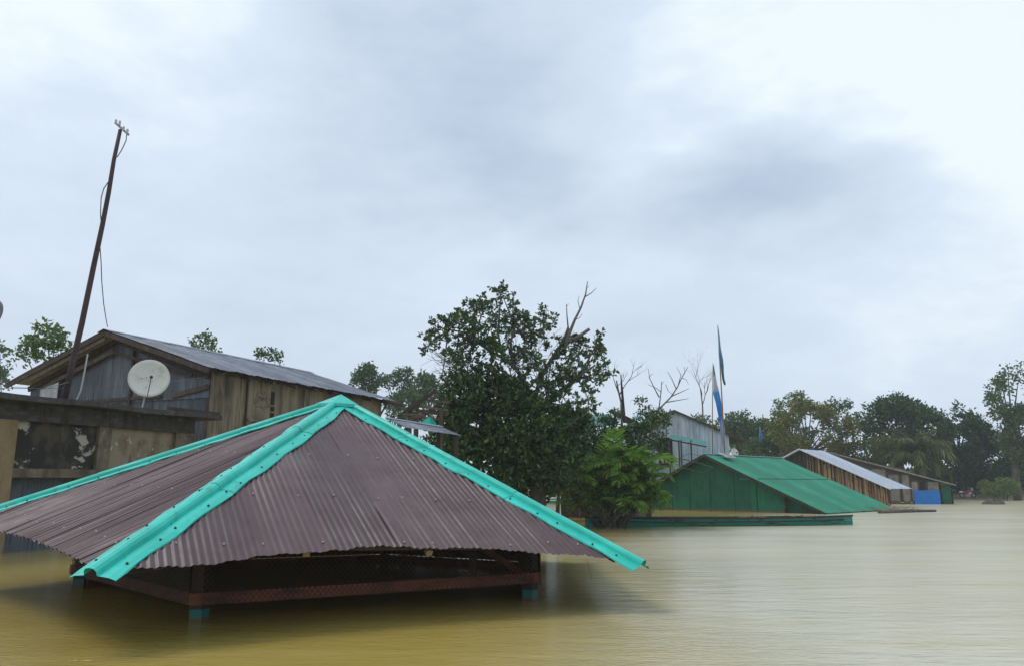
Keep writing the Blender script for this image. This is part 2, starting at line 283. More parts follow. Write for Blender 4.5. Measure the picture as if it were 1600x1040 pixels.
class MB:
    def __init__(s): s.v, s.f = [], []
    def add(s, V, Fc):
        k = len(s.v); s.v += [tuple(x) for x in V]; s.f += [tuple(i + k for i in q) for q in Fc]; return s
    def box(s, c, a, b, d):
        """centre c, half-axis vectors a, b, d"""
        c, a, b, d = map(Vector, (c, a, b, d))
        P = [c + a * i + b * j + d * k for i in (-1, 1) for j in (-1, 1) for k in (-1, 1)]
        Q = [(0, 1, 3, 2), (4, 6, 7, 5), (0, 4, 5, 1), (2, 3, 7, 6), (0, 2, 6, 4), (1, 5, 7, 3)]
        if a.cross(b).dot(d) < 0: Q = [q[::-1] for q in Q]
        return s.add(P, Q)
    def beam(s, p, q, w, h, up=(0, 0, 1)):
        p, q = Vector(p), Vector(q); d = q - p; u = Vector(up)
        x = d.cross(u)
        if x.length < 1e-6: x = d.cross(Vector((1, 0, 0)))
        x.normalize(); y = x.cross(d).normalized()
        return s.box((p + q) / 2, d / 2, x * w / 2, y * h / 2)
    def tube(s, pts, rad, n=6, cap=True):
        pts = [Vector(p) for p in pts]; m = len(pts)
        if not hasattr(rad, '__len__'): rad = [rad] * m
        V = []; ref = None
        for i, p in enumerate(pts):
            d = (pts[min(i + 1, m - 1)] - pts[max(i - 1, 0)])
            if d.length < 1e-9: d = Vector((0, 0, 1))
            d.normalize()
            if ref is None: ref = d.orthogonal().normalized()
            x = (ref - d * ref.dot(d))
            x = x.normalized() if x.length > 1e-6 else d.orthogonal().normalized()
            ref = x; y = d.cross(x)
            V += [p + (x * math.cos(t) + y * math.sin(t)) * rad[i] for t in [2 * math.pi * j / n for j in range(n)]]
        Q = [(i * n + j, i * n + (j + 1) % n, (i + 1) * n + (j + 1) % n, (i + 1) * n + j) for i in range(m - 1) for j in range(n)]
        if cap: Q += [tuple(range(n))[::-1], tuple((m - 1) * n + j for j in range(n))]
        return s.add(V, Q)
    def build(s, name, mat, parent=None, base=None, smooth=False): return link_mesh(name, s.v, s.f, mat, parent, base, smooth)

def corrugated(name, parent, mat, O, U, W, N, u0, u1, lo, hi, pitch=.076, amp=.009, spp=6, rows=4, lift=None, rs=None, dent=.0, shear=0., rib=0.):
    """one rolled metal sheet: columns across u, rows from lo(u) to hi(u) along W"""
    n = max(4, int((u1 - u0) / pitch * spp)); u = np.linspace(u0, u1, n + 1)
    l = np.array([lo(x) for x in u]); h = np.array([hi(x) for x in u]); h = np.maximum(h, l + .004)
    t = np.linspace(0, 1, rows + 1)
    Wd = l[:, None] + (h - l)[:, None] * t[None]; Ud = np.repeat(u[:, None], rows + 1, 1)
    Z = amp * np.cos(2 * np.pi * Ud / pitch) * (.85 + .45 * np.sin(Ud * 2.3 + 1) * np.sin(Wd * .9 + Ud * .7))
    if rib and rs is not None:
        tb = np.random.RandomState(int(abs(O[0]) * 100)).uniform(-1, 1, 400); ci = np.clip(np.round(Ud / pitch).astype(int), 0, 399)
        Z = Z * (1 + .35 * tb[ci]) + rib * tb[(ci * 7 + 3) % 400] * np.cos(np.pi * (Ud / pitch - ci))
    if lift: Z = Z + lift(Ud, Wd)
    if dent and rs is not None:
        a, b, c, d = rs.uniform(0, 6.28, 4)
        Z = Z + dent * (np.sin(Ud * 7.3 + a) * np.sin(Wd * 2.1 + b) + .6 * np.sin(Ud * 17 + c) * np.sin(Wd * 5.2 + d))
    Ud = Ud + shear * Wd
    P = np.array(O)[None, None] + Ud[..., None] * np.array(U) + Wd[..., None] * np.array(W) + Z[..., None] * np.array(N)
    i = np.arange(n)[:, None] * (rows + 1) + np.arange(rows)[None]; i = i.ravel()
    Fc = np.stack([i, i + rows + 1, i + rows + 2, i + 1], 1)
    return link_mesh(name, P.reshape(-1, 3), Fc, mat, parent, smooth=True)
def sheeted(name, parent, mat, O, U, W, N, L, lo, hi, width=.76, lap=.05, seed=0, gap=.02, **kw):
    rs = np.random.RandomState(seed); k = 0; u = 0.; out = []
    mats = mat if isinstance(mat, (list, tuple)) else [mat]
    while u < L - .03:
        u1 = min(u + width, L)
        xs = np.linspace(u, u1, 7)
        if max(hi(x) - lo(x) for x in xs) > .06:
            a = rs.uniform(.001, .008); b = rs.uniform(-.003, .003); g = rs.uniform(.5, 1.) * gap if rs.rand() < .45 else 0; wc = rs.uniform(.3, 3.2)
            def lift(Ud, Wd, u=u, a=a, b=b, g=g, wc=wc):
                return a + .004 * (Ud - u) / width + b * np.sin(Wd * 1.3) + g * np.exp(-((Ud - u) / .12) ** 2) * np.exp(-((Wd - wc) / .42) ** 2)
            out.append(corrugated(name, parent, mats[rs.randint(len(mats))], O, U, W, N, max(u - lap, 0), u1, lo, hi, lift=lift, rs=rs, **kw))
        u = u1
    return out

# ------------------------------------------------------------------ foliage helpers
LEAF4 = (np.array([(0, 0, 0), (.45, .5, .10), (1, 0, -.06), (.45, -.5, .10)]), np.array([(0, 1, 2, 3)]))
LEAF8 = (np.array([(0, 0, 0), (.30, .26, .06), (.68, .40, .07), (1, 0, -.05), (.68, -.40, .07), (.30, -.26, .06), (.5, 0, 0)]),
         np.array([(0, 6, 1, 1), (1, 6, 2, 2), (2, 6, 3, 3), (3, 6, 4, 4), (4, 6, 5, 5), (5, 6, 0, 0)])[:, :3])
def unit(a): return a / np.maximum(np.linalg.norm(a, axis=-1, keepdims=True), 1e-9)
def leaves(c, d, size, width, rs, tmpl=LEAF4, flat=.0):
    """leaf blades at c pointing along d"""
    n = len(c); r = rs.normal(size=(n, 3)); r[:, 2] += flat
    d = unit(d); s = unit(np.cross(r, d)); nn = np.cross(d, s)
    T, Fc = tmpl; size = np.asarray(size).reshape(-1, 1, 1)
    V = c[:, None] + size * (T[None, :, :1] * d[:, None] + T[None, :, 1:2] * width * s[:, None] + T[None, :, 2:] * nn[:, None])
    k = len(T); Fx = (Fc[None] + (np.arange(n) * k)[:, None, None]).reshape(-1, Fc.shape[1])
    return V.reshape(-1, 3), Fx
def px_lobes(lobes, Y, jit, rs):
    out = []
    for (px, py, r, *w) in lobes:
        p = at(px, py, Y + rs.uniform(-jit, jit)); out.append((np.array(p), r * mpp(Y), w[0] if w else 1.))
    return out
def ell(cx, cy, rx, ry, n, r0, r1, seed):
    rs = np.random.RandomState(seed); out = []
    for i in range(n):
        a = rs.uniform(0, 2 * math.pi); q = math.sqrt(rs.uniform(.12, 1)); r = rs.uniform(r0, r1)
        out.append((cx + q * (rx - r * .7) * math.cos(a), cy + q * (ry - r * .7) * math.sin(a), r))
    return out
def crown_mesh(lobes, leaf, dens, rs, width=.55, per=7, tmpl=LEAF4, droop=0.):
    Cs, Ds, Sz = [], [], []
    for c, r, w in lobes:
        n = max(6, int(dens * w * (r / leaf) ** 2))
        d = unit(rs.normal(size=(n, 3))); d[:, 2] = np.where(d[:, 2] < -.5, -d[:, 2], d[:, 2])
        q = r * rs.uniform(.25, 1.1, (n, 1)) ** .6 * (1 + .22 * np.sin(d[:, :1] * 5 + c[0]) * np.cos(d[:, 2:] * 4 + c[2]))
        tip = c + d * q
        out = unit(d + rs.normal(size=(n, 3)) * .5)
        for k in range(per):
            Cs.append(tip + rs.normal(size=(n, 3)) * leaf * .55)
            dd = unit(out * .6 + rs.normal(size=(n, 3)) * .75); dd[:, 2] -= droop; Ds.append(dd)
            Sz.append(leaf * rs.uniform(.65, 1.25, n))
    return leaves(np.concatenate(Cs), np.concatenate(Ds), np.concatenate(Sz), width, rs, tmpl)
def bez(a, b, c, n=6):
    a, b, c = Vector(a), Vector(b), Vector(c)
    return [a * (1 - t) ** 2 + b * 2 * t * (1 - t) + c * t * t for t in [i / n for i in range(n + 1)]]
def tree(name, label, cat, bx, Y, lobes, leaf, dens, mat, seed, group=None, zb=0., rt=.16, per=7, width=.6, jit=None, bark='bark', fork=.45):
    rs = np.random.RandomState(seed)
    base = at(bx, 700, Y); base.z = zb
    r = empty(name, base, label, cat, group)
    zs = [l[1] for l in lobes]; R = np.mean([l[2] for l in lobes])
    w = max(l[0] for l in lobes) - min(l[0] for l in lobes)
    Ls = px_lobes(lobes, Y, jit if jit is not None else w * mpp(Y) * .3, rs)
    V, Fc = crown_mesh(Ls, leaf * .85, dens * 3.0, rs, width, per)
    link_mesh('crown', V, Fc, mat, r)
    mb = MB(); top = max(c[2] for c, _, _ in Ls)
    fk = Vector((base.x + rs.uniform(-.3, .3), base.y, zb + (top - zb) * fork))
    b0 = Vector(base) - Vector((0, 0, .6))
    mb.tube(bez(b0, (b0 + fk) / 2 + Vector((rs.uniform(-.2, .2), 0, 0)), fk), [rt * (1.25 - .5 * i / 6) for i in range(7)], 7)
    for c, rr, _ in Ls[::3]:
        c = Vector(c); m = fk.lerp(c, .5) + Vector((0, 0, .12 * (c - fk).length))
        mb.tube(bez(fk, m, c, 4), [rt * .38 * (1 - .22 * i) + .010 for i in range(5)], 5)
    mb.build('trunk', bark, r, smooth=True)
    return r
def grow(mb, p, d, ln, r, lev, rs, spread=.55, up=.12, n=4, kids=(2, 3)):
    pts, rad = [p.copy()], [r]; q = p.copy(); dd = d.copy()
    for i in range(n):
        dd = (dd + Vector(rs.normal(size=3) * .13) + Vector((0, 0, up * .4))).normalized(); q = q + dd * ln / n
        pts.append(q.copy()); rad.append(r * (1 - .42 * (i + 1) / n))
    mb.tube(pts, rad, 5 if lev > 1 else 3)
    if lev <= 0: return
    for k in range(rs.randint(kids[0], kids[1] + 1)):
        i = rs.randint(max(1, n // 2), n + 1)
        nd = (dd + Vector(rs.normal(size=3) * spread) + Vector((0, 0, up))).normalized()
        grow(mb, pts[i], nd, ln * rs.uniform(.55, .82), rad[i] * .72, lev - 1, rs, spread, up, n, kids)

def frond_mesh(name, mat, length, nl, ll, arch, droop, w, rs, r0=.012, vee=.45):
    """pinnate frond from the origin along +X, arching down; leaflets both sides"""
    mb = MB(); pts = []; x = z = 0.; ang = arch[0]; m = 12
    for i in range(m + 1):
        pts.append(Vector((x, 0, z))); x += math.cos(ang) * length / m; z += math.sin(ang) * length / m; ang += (arch[1] - arch[0]) / m
    mb.tube(pts, [r0 * (1 - .85 * i / m) for i in range(m + 1)], 4)
    V, Fc = np.array(mb.v), [tuple(f) for f in mb.f]
    Cs, Ds, Sz = [], [], []
    for i in range(nl):
        t = .10 + .90 * i / (nl - 1); k = min(int(t * m), m - 1); p = pts[k].lerp(pts[k + 1], t * m - k); d = (pts[k + 1] - pts[k]).normalized()
        for s in (-1, 1):
            dd = d * (.45 + .4 * t) + Vector((0, s, 0)) * (1.0 - .45 * t) + Vector((0, 0, vee - droop * (1 + rs.uniform(-.3, .3))))
            Cs.append(p); Ds.append(dd.normalized()); Sz.append(ll * (math.sin(math.pi * (.12 + .80 * t)) ** .6) * rs.uniform(.88, 1.1))
    T = (np.array([(0, 0, 0), (.3, .5, .03), (.7, .38, -.03), (1, 0, -.16), (.7, -.38, -.03), (.3, -.5, .03)]), np.array([(0, 1, 2), (0, 2, 3), (0, 3, 4), (0, 4, 5)]))
    LV, LF = leaves(np.array([tuple(c) for c in Cs]), np.array([tuple(d) for d in Ds]), Sz, w, rs, T, flat=2.5)
    me = bpy.data.meshes.new(name); me.from_pydata(V.tolist() + LV.tolist(), [], Fc + (LF + len(V)).tolist()); me.update(); me.materials.append(M[mat])
    return me
def place(name, me, parent, loc, rot):
    o = bpy.data.objects.new(name, me); C.objects.link(o); o.parent = parent; o.location = Vector(loc) - root_loc(parent); o.rotation_euler = rot; return o

# ------------------------------------------------------------------ the setting: water and bank
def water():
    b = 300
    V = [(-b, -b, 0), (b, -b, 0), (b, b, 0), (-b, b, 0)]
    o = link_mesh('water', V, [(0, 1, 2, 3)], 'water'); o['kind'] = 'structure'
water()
def bank():
    rs = np.random.RandomState(4); nx, ny = 90, 26
    xs = np.linspace(-140, 160, nx); V = []
    for j in range(ny):
        t = j / (ny - 1)
        for i, x in enumerate(xs):
            front = 79 + 6 * math.sin(x * .05 + 1) + 2.2 * math.sin(x * .21) + .8 * math.sin(x * .7)
            y = front + (t ** 1.6) * 130
            z = -.5 + 1.1 * min(1, t * 7) + .9 * t + (.12 * math.sin(x * .9 + y * .3) + .07 * math.sin(x * 2.3 - y)) * min(1, t * 6)
            V.append((x, y, z))
    Fc = [(j * nx + i, j * nx + i + 1, (j + 1) * nx + i + 1, (j + 1) * nx + i) for j in range(ny - 1) for i in range(nx - 1)]
    o = link_mesh('river_bank', V, Fc, 'mud', smooth=True); o['kind'] = 'structure'
bank()

# ------------------------------------------------------------------ gazebo
UPZ_ = Vector((0, 0, 1))
def gazebo():
    ctr = Vector((-2.81, 12.595, 0)); R, r, th, al, za = 5.369, 3.652, .337, 1.176, 2.83
    a0 = th - 2 * math.pi / 3; be = (2 * math.pi - 3 * al) / 3
    ang = [a0, a0 + al, a0 + 2 * al, a0 + 2 * al + be, a0 + 2 * al + 2 * be, a0 - al]
    cz = [.715, .545, .46, .78, .85, .948]; Rk = [R, R - .15, R - .45, R, R, R]
    K = [ctr + Vector((q * math.cos(a), q * math.sin(a), z)) for a, z, q in zip(ang, cz, Rk)]
    T = ctr + Vector((0, 0, za)); g = empty('gazebo', ctr, 'brown hexagonal sheet roof with turquoise hip caps half sunk in floodwater', 'gazebo')
    faces = []; rs = np.random.RandomState(11)
    for i in range(6):
        A, B = K[i], K[(i + 1) % 6]; U = (B - A); L = U.length; U.normalize()
        Nn = U.cross(T - A).normalized()
        if Nn.z < 0: Nn = -Nn
        W = Nn.cross(U); ut, wt = (T - A).dot(U), (T - A).dot(W); faces.append((A, U, W, Nn, L))
        dip = .40 if i == 0 else .12
        def lo(u, L=L, dip=dip, i=i):
            t = min(max(u / L, 0), 1); b = dip * (math.sin(math.pi * t) ** 1.8 if t < .5 else math.sin(math.pi * t) ** .75)
            return b + .012 * math.sin(u * 23.) + (.02 * math.sin(u * 5.1) if i == 0 else 0)
        sh = -.10 if i == 0 else 0.
        def hi(u, ut=ut, wt=wt, L=L, sh=sh):
            a, b = wt / ut, wt / (L - ut); return max(min(a * u / (1 - a * sh), b * (L - u) / (1 + b * sh)) - .03, 0)
        sheeted('roof_sheet', g, 'roof_brown', A, U, W, Nn, L, lo, hi, seed=20 + i, spp=8 if i in (0, 5) else 5, rows=14 if i in (0, 5) else 5, amp=.0068 if i == 0 else .015, dent=.0034, shear=sh, rib=.0022, gap=.03 if i == 0 else .02)
        # screws in rows along the purlins
        mb = MB()
        for wv in (.46, 1.55, 2.75, 4.0):
            for k in range(int(L / .46)):
                u = .25 + k * .46 + rs.uniform(-.09, .09); w = wv + rs.uniform(-.05, .05)
                if w < lo(u) + .08 or w > hi(u) - .2: continue
                p = A + U * (u + sh * w) + W * w + Nn * .012
                mb.tube([p, p + Nn * .006, p + Nn * .016], [.015, .013, .006], 7)
        o = mb.build('screw_heads', 'screw', g); o['kind'] = 'stuff'
    # hip caps: lapped rolled pieces with flanges on both faces
    for i in range(6):
        E = K[i] + (K[i] - T).normalized() * (.05 if i == 1 else .08); h = (T - E); Lh = h.length; h.normalize()
        fR, fL = faces[i], faces[(i - 1) % 6]        # face to the right starts at this corner, left one ends at it
        dR = fR[3].cross(h); dR = dR if dR.dot(fR[1]) > 0 else -dR
        dL = fL[3].cross(h); dL = dL if dL.dot(fL[1]) < 0 else -dL
        nm = (fR[3] + fL[3]).normalized()
        prof = [(-1, .240, .000), (-1, .237, .016), (-1, .17, .022), (-1, .062, .008), (-1, .050, .046), (-1, .024, .066), (0, 0, .068), (1, .024, .066), (1, .050, .046), (1, .062, .008), (1, .17, .022), (1, .237, .016), (1, .240, .000)]
        cuts = [0, .37, .74, 1.0]
        for s in range(3):
            a, b = cuts[s] * Lh - (.1 if s else 0), cuts[s + 1] * Lh + (.05 if s == 2 else 0); ns = 12; V = []
            for q in range(ns + 1):
                t = a + (b - a) * q / ns; p = E + h * t; ph = t * 2.1 + i
                for side, off, lf in prof:
                    wob = .018 * math.sin(ph * 3 + side * 2) * (off / .27) + .006 * rs.uniform(-1, 1) * (off / .27)
                    d = dR if side > 0 else dL; n = fR[3] if side > 0 else fL[3] if side < 0 else nm
                    sc_ = 1 - .18 * max(0, (t / Lh - .8) / .2)
                    V.append(p + d * (off * sc_ + wob) + n * (lf + .013 + .006 * (2 - s) * 0 + .005 * s + .006 * math.sin(ph * 5 + side) * (off / .27)))
            m = len(prof)
            Fc = [(q * m + k, q * m + k + 1, (q + 1) * m + k + 1, (q + 1) * m + k) for q in range(ns) for k in range(m - 1)]
            link_mesh('hip_cap', V, Fc, 'teal_cap', g)
        mb = MB()
        for q in range(int(Lh / .42)):
            for d, n in ((dR, fR[3]), (dL, fL[3])):
                p = E + h * (.30 + q * .42 + rs.uniform(-.1, .1)) + d * rs.uniform(.14, .19) + n * .034
                mb.tube([p, p + n * .008, p + n * .016], [.015, .013, .006], 6)
        o = mb.build('cap_screws', 'black_plastic', g); o['kind'] = 'stuff'
    mb = MB()     # crown piece folded over the apex
    ring = []
    for i in range(6): ring.append(T + (K[i] - T).normalized() * .42 + Vector((0, 0, .105)))
    mb.add([T + Vector((0, 0, .125))] + ring + [p - Vector((0, 0, .05)) for p in ring], [(0, 1 + i, 1 + (i + 1) % 6) for i in range(6)] + [(1 + i, 7 + i, 7 + (i + 1) % 6, 1 + (i + 1) % 6) for i in range(6)])
    mb.build('apex_cap', 'teal_cap', g)
    # posts, rails, wire
    P = [ctr + Vector((r * math.cos(a), r * math.sin(a), 0)) for a in ang]; rzs = [.255, .305, .29, .29, .29, .27]
    for i, a in enumerate(ang):
        e = Vector((math.cos(a), math.sin(a), 0)); f = Vector((-e.y, e.x, 0)); zt = za - (za - cz[i]) * r / R - .10
        mb = MB().box(P[i] + Vector((0, 0, -.43)), e * .076, f * .076, (0, 0, .57)); mb.build('post', 'teal_post', g)
        mb = MB().box(P[i] + Vector((0, 0, (.14 + zt) / 2)), e * .075, f * .075, (0, 0, (zt - .14) / 2)); mb.build('upper_post', 'dark_wood', g)
        Q = P[(i + 1) % 6]; d = (Q - P[i]).normalized(); out = Vector((d.y, -d.x, 0))
        MB().beam(P[i] - d * .10 + Vector((0, 0, rzs[i])) + out * .10, Q + d * .07 + Vector((0, 0, rzs[(i + 1) % 6])) + out * .10, .055, .13).build('bottom_rail', 'rail_brown', g)
        MB().beam(P[i] + Vector((0, 0, 1.12)), Q + Vector((0, 0, 1.12)), .07, .12).build('top_beam', 'rail_brown', g)
        MB().tube([T - Vector((0, 0, .10)), K[i].lerp(T, .06) - Vector((0, 0, .09))], .05, 5).build('rafter', 'dark_wood', g)
        # chain-link: slanted wires both ways
        mb = MB(); Ln = (Q - P[i]).length; z0, z1 = .20, 1.05; H = z1 - z0; st = .062
        for sgn in (-1, 1):
            k = -H
            while k < Ln + H:
                s0, s1 = k, k + H * .9
                if sgn < 0: s0, s1 = s1, s0
                pts = []
                for t in (0, 1):
                    pts.append((s0 + (s1 - s0) * t, z0 + H * t))
                (x0, y0), (x1, y1) = pts
                t0, t1 = 0., 1.
                for lim, sg in ((0, 1), (Ln, -1)):
                    if abs(x1 - x0) > 1e-9:
                        tt = (lim - x0) / (x1 - x0); inc = (x1 - x0) * sg > 0
                        if inc: t0 = max(t0, tt)
                        else: t1 = min(t1, tt)
                if t1 > t0 + .01:
                    pa = P[i] + d * (x0 + (x1 - x0) * t0) + Vector((0, 0, y0 + H * t0)) + out * (.134 + .003 * sgn)
                    pb = P[i] + d * (x0 + (x1 - x0) * t1) + Vector((0, 0, y0 + H * t1)) + out * (.134 + .003 * sgn)
                    mb.tube([pa, pb], .0042, 3, cap=False)
                k += st
        o = mb.build('wire_mesh', 'wire', g); o['kind'] = 'stuff'
        if i in (1, 2, 3, 4):      # plank lining added on the far sides to block skylight and darken the inside
            nb = 7
            for k in range(nb):
                z = -.05 + .165 * (k + .5)
                t_ = 0.
                MB().beam(P[i] + d * (.05 + t_ * Ln) + UPZ_ * z - out * .09, Q - d * .05 + UPZ_ * z - out * .09, .02, .155).build('shade_plank', 'rail_brown', g)
        for k in range(1, 4):     # purlins across each face
            w = (.5, 1.6, 2.8)[k - 1]; A, U, W, Nn, L = faces[i]
            ut, wt = (T - A).dot(U), (T - A).dot(W); f = w / wt
            MB().beam(A + (T - A) * f - Nn * .06 + U * .05, A + U * L + (T - A - U * L) * f - Nn * .06 - U * .05, .06, .05).build('purlin', 'dark_wood', g)
    d = (P[1] - P[0]).normalized()
    MB().beam(P[0].lerp(P[1], .80) + Vector((0, 0, .2)), P[0].lerp(P[1], .80) + Vector((0, 0, 1.1)), .09, .09).build('stud', 'dark_wood', g)
    MB().beam(P[1] - d * .08 + Vector((0, 0, .32)), P[1] - d * .85 + Vector((0, 0, .80)), .07, .08).build('brace', 'rail_brown', g)
    A, U, W, Nn, L = faces[0]
    for u in (1.95, 3.32):
        MB().beam(A + U * u + W * .40 - Nn * .075, A + U * u + W * 1.2 - Nn * .075, .07, .06, up=Nn).build('rafter_end', 'pale_wood', g)
    # a loose strand hanging from the eave
    p = A + U * (L * .885) + W * .10
    MB().tube([p, p + Vector((.02, 0, -.1)), p + Vector((.05, -.02, -.22))], .004, 3).build('loose_wire', 'wire', g)
gazebo()

# ------------------------------------------------------------------ grey gabled house at the left, concrete porch before it
E2 = Vector((.399, .917, 0)); G2 = Vector((-.917, .399, 0)); UPZ = Vector((0, 0, 1))
def old_house():
    A = at(325, 573, 23.7)                 # front right corner of the roof
    base = Vector((A.x, A.y, 0)) + G2 * 4.5 + E2 * 5.2
    h = empty('tin_roof_house', base, 'grey tin roofed house with plywood side behind the concrete porch', 'house')
    ez, rz, half, Lr = A.z, 6.64, 4.77, 11.0
    rise = rz - ez; Wd = (G2 * half + UPZ * rise); sl = Wd.length; Wd.normalize()
    Nn = E2.cross(Wd); Nn = Nn if Nn.z > 0 else -Nn
    kw = dict(pitch=.076, amp=.011, spp=5)
    sheeted('roof_sheet', h, ['galv'], A, E2, Wd, Nn, Lr, lambda u: .05 * math.sin(u * 6) + .03 * math.sin(u * 21), lambda u: sl, seed=3, rows=8, dent=.010, width=.80, **kw)
    A2 = A + G2 * half * 2; Wd2 = (-G2 * half + UPZ * rise).normalized(); N2 = E2.cross(Wd2); N2 = N2 if N2.z > 0 else -N2
    sheeted('roof_sheet', h, ['galv'], A2, E2, Wd2, N2, Lr, lambda u: .02 * math.sin(u * 9), lambda u: sl, seed=4, rows=4, dent=.008, width=.80, **kw)
    rg = A + G2 * half + UPZ * rise
    mb = MB()
    for s in range(4):
        a, b = rg + E2 * (s * 2.8 - .05), rg + E2 * min(s * 2.8 + 2.9, Lr + .05); lf = UPZ * (.035 + .006 * s)
        mb.add([a - Wd * .30 + Nn * .02 + lf * .2, a + lf, a - Wd2 * .30 + N2 * .02 + lf * .2, b - Wd * .30 + Nn * .02 + lf * .2, b + lf, b - Wd2 * .30 + N2 * .02 + lf * .2], [(0, 1, 4, 3), (1, 2, 5, 4)])
    mb.build('ridge_cap', 'galv', h)
    # gable wall of loose grey sheets
    ins, ov = .48, .62
    W0 = A2 - G2 * ins + E2 * ov; W0 = Vector((W0.x, W0.y, 0)); Ug = -G2; Lg = half * 2 - 2 * ins
    def hi(u): return ez + rise * (1 - abs(u + ins - half) / half) - .14
    zg = 4.25
    sheeted('wall_sheet', h, ['galv_wall'], W0, Ug, UPZ, -E2, Lg, lambda u: zg - .03, hi, width=.82, seed=8, rows=3, dent=.006, **kw)
    sheeted('wall_sheet', h, ['galv_wall'], W0 + E2 * .05, Ug, UPZ, -E2, Lg, lambda u: -.4, lambda u: zg + .02, width=.76, seed=9, rows=3, dent=.006, **kw)
    y0 = -E2 * .07
    MB().beam(W0 + UPZ * (zg + .02) + y0, W0 + Ug * (Lg * .76) + UPZ * (zg + .10) + y0, .06, .10).build('girt', 'dark_wood', h)
    MB().beam(W0 + Ug * (Lg * .82) + UPZ * (zg + .08) + y0, W0 + Ug * Lg + UPZ * (zg + .32) + y0, .06, .15).build('girt', 'old_timber', h)
    pk = W0 + Ug * (Lg / 2) + UPZ * (rz - .24)
    MB().beam(W0 + UPZ * (ez - .20) + y0 * 1.4, pk + y0 * 1.4 - UPZ * .03, .07, .18).build('gable_rafter', 'dark_wood', h)
    MB().beam(W0 + Ug * Lg + UPZ * (ez - .20) + y0 * 1.4, pk + y0 * 1.4 - UPZ * .03, .07, .18).build('gable_rafter', 'dark_wood', h)
    MB().beam(W0 + Ug * 1.35 + UPZ * (ez - .03) + y0 * 2.6, pk + y0 * 2.6 - UPZ * .42, .07, .13).build('gable_batten', 'old_timber', h)
    MB().beam(W0 + Ug * .7 + UPZ * (ez + .05) - E2 * .55, pk - E2 * .55 - UPZ * .05, .07, .11).build('gable_batten', 'old_timber', h)
    MB().beam(W0 + Ug * (Lg - .6) + UPZ * (ez - .15) + y0 * 2.6, pk + y0 * 2.6 - UPZ * .45, .07, .10).build('gable_batten', 'dark_wood', h)
    for k, (q, z0, z1) in enumerate(((.16, 3.6, 5.2), (.60, 3.2, 6.0))):
        MB().beam(W0 + Ug * (Lg * q) + UPZ * z0 + y0 * 1.2, W0 + Ug * (Lg * q) + UPZ * z1 + y0 * 1.2, .09, .07, up=E2).build('stud', 'dark_wood', h)
    c = W0 + Ug * .8 + UPZ * 4.2 - E2 * .2     # pale sheet leaning at the left of the gable
    corrugated('loose_sheet', h, 'galv_pale', c, Ug, UPZ, -E2, 0, .92, lambda u: -.5, lambda u: .63 + .25 * u, rows=2)
    for q in (A, A2):                          # flying rake timbers
        e0 = q + E2 * .03 - UPZ * .11; MB().beam(e0, rg + E2 * .03 - UPZ * .11, .07, .15).build('rake_board', 'dark_wood', h)
    # plywood side
    S0 = A + G2 * ins + E2 * ov; S0 = Vector((S0.x, S0.y, 0)); Ls = Lr - 2 * ov; top = ez + rise * ins / half - .09
    u = 0.; rs = np.random.RandomState(5); k = 0
    while u < Ls - .05:
        w = (.36, .30, .28, .42, .25, 1.2, .6)[k] if k < 7 else 1.22
        w = min(w, Ls - u); dd = rs.uniform(-.015, .015); tl = rs.uniform(-.012, .012)
        c = S0 + E2 * (u + w / 2) + G2 * (dd - .02)
        MB().box(c + UPZ * (top - .4) / 2, E2 * (w / 2 - .008) + UPZ * tl * .3, G2 * .014, UPZ * (top + .4) / 2).build('wall_panel', 'plywood', h); u += w; k += 1
    for u in (.03, 1.60, 3.35, 4.6, 5.85, 7.1, Ls - .07):
        MB().beam(S0 + E2 * u - G2 * .07 - UPZ * .4, S0 + E2 * u - G2 * .07 + UPZ * (top - .02), .08, .05, up=E2).build('batten', 'dark_wood' if u == 1.60 else 'plywood', h)
    MB().beam(S0 + E2 * 1.7 - G2 * .07 + UPZ * (top - 1.5), S0 + E2 * 3.3 - G2 * .07 + UPZ * (top - 1.5), .05, .09).build('wall_rail', 'plywood', h)
    for u, z, a in ((2.9, top - .66, .22), (2.92, top - 1.03, .075), (2.92, top - 1.26, .075)):
        MB().box(S0 + E2 * u - G2 * .06 + UPZ * z, E2 * .085, G2 * .008, UPZ * a).build('vent_hole', 'black_void', h)
    mb = MB()
    for k in range(6):
        a = rs.uniform(0, 6, 8)
        mb.tube([S0 + E2 * (2.0 + .11 * j + .08 * math.sin(a[j])) - G2 * .07 + UPZ * (top - .62 - .07 * k + .16 * math.sin(a[7 - j])) for j in range(8)], .005, 3)
    mb.build('hanging_wire', 'black_plastic', h)
    for k in range(9):                         # eave: rafter tails, purlin, pole end
        q = A + E2 * (.7 + k * 1.2) - UPZ * .14 + G2 * .03
        MB().beam(q, q + Wd * 1.4, .10, .12, up=Nn).build('rafter_tail', 'old_timber' if k in (2, 3, 4) else 'dark_wood', h)
    MB().beam(A + E2 * .05 + Wd * .33 - UPZ * .12, A + E2 * Lr + Wd * .33 - UPZ * .12, .09, .09).build('eave_purlin', 'dark_wood', h)
    MB().tube([A + E2 * (Lr - .9) + Wd * .15 - UPZ * .09, A + E2 * (Lr + .30) - Wd * .08 - UPZ * .09], .08, 6).build('pole_end', 'dark_wood', h)
    MB().beam(A + E2 * (Lr - .5) + G2 * .18 - UPZ * .15, S0 + E2 * Ls + UPZ * (top - .8), .06, .07).build('eave_strut', 'dark_wood', h)
    for q, z in ((S0, top), (S0 + E2 * Ls, top), (W0, 4.7)):
        g_ = .08 if z == top else -.08
        MB().beam(q - UPZ * .6 + E2 * .09 + G2 * g_, q + UPZ * z + E2 * .09 + G2 * g_, .16, .16, up=E2).build('corner_post', 'dark_wood', h)
    MB().box(S0 + E2 * Ls + G2 * (half - ins) + UPZ * (top - .4) / 2, E2 * .02, G2 * (half - ins), UPZ * (top + .4) / 2).build('rear_wall', 'plywood', h)
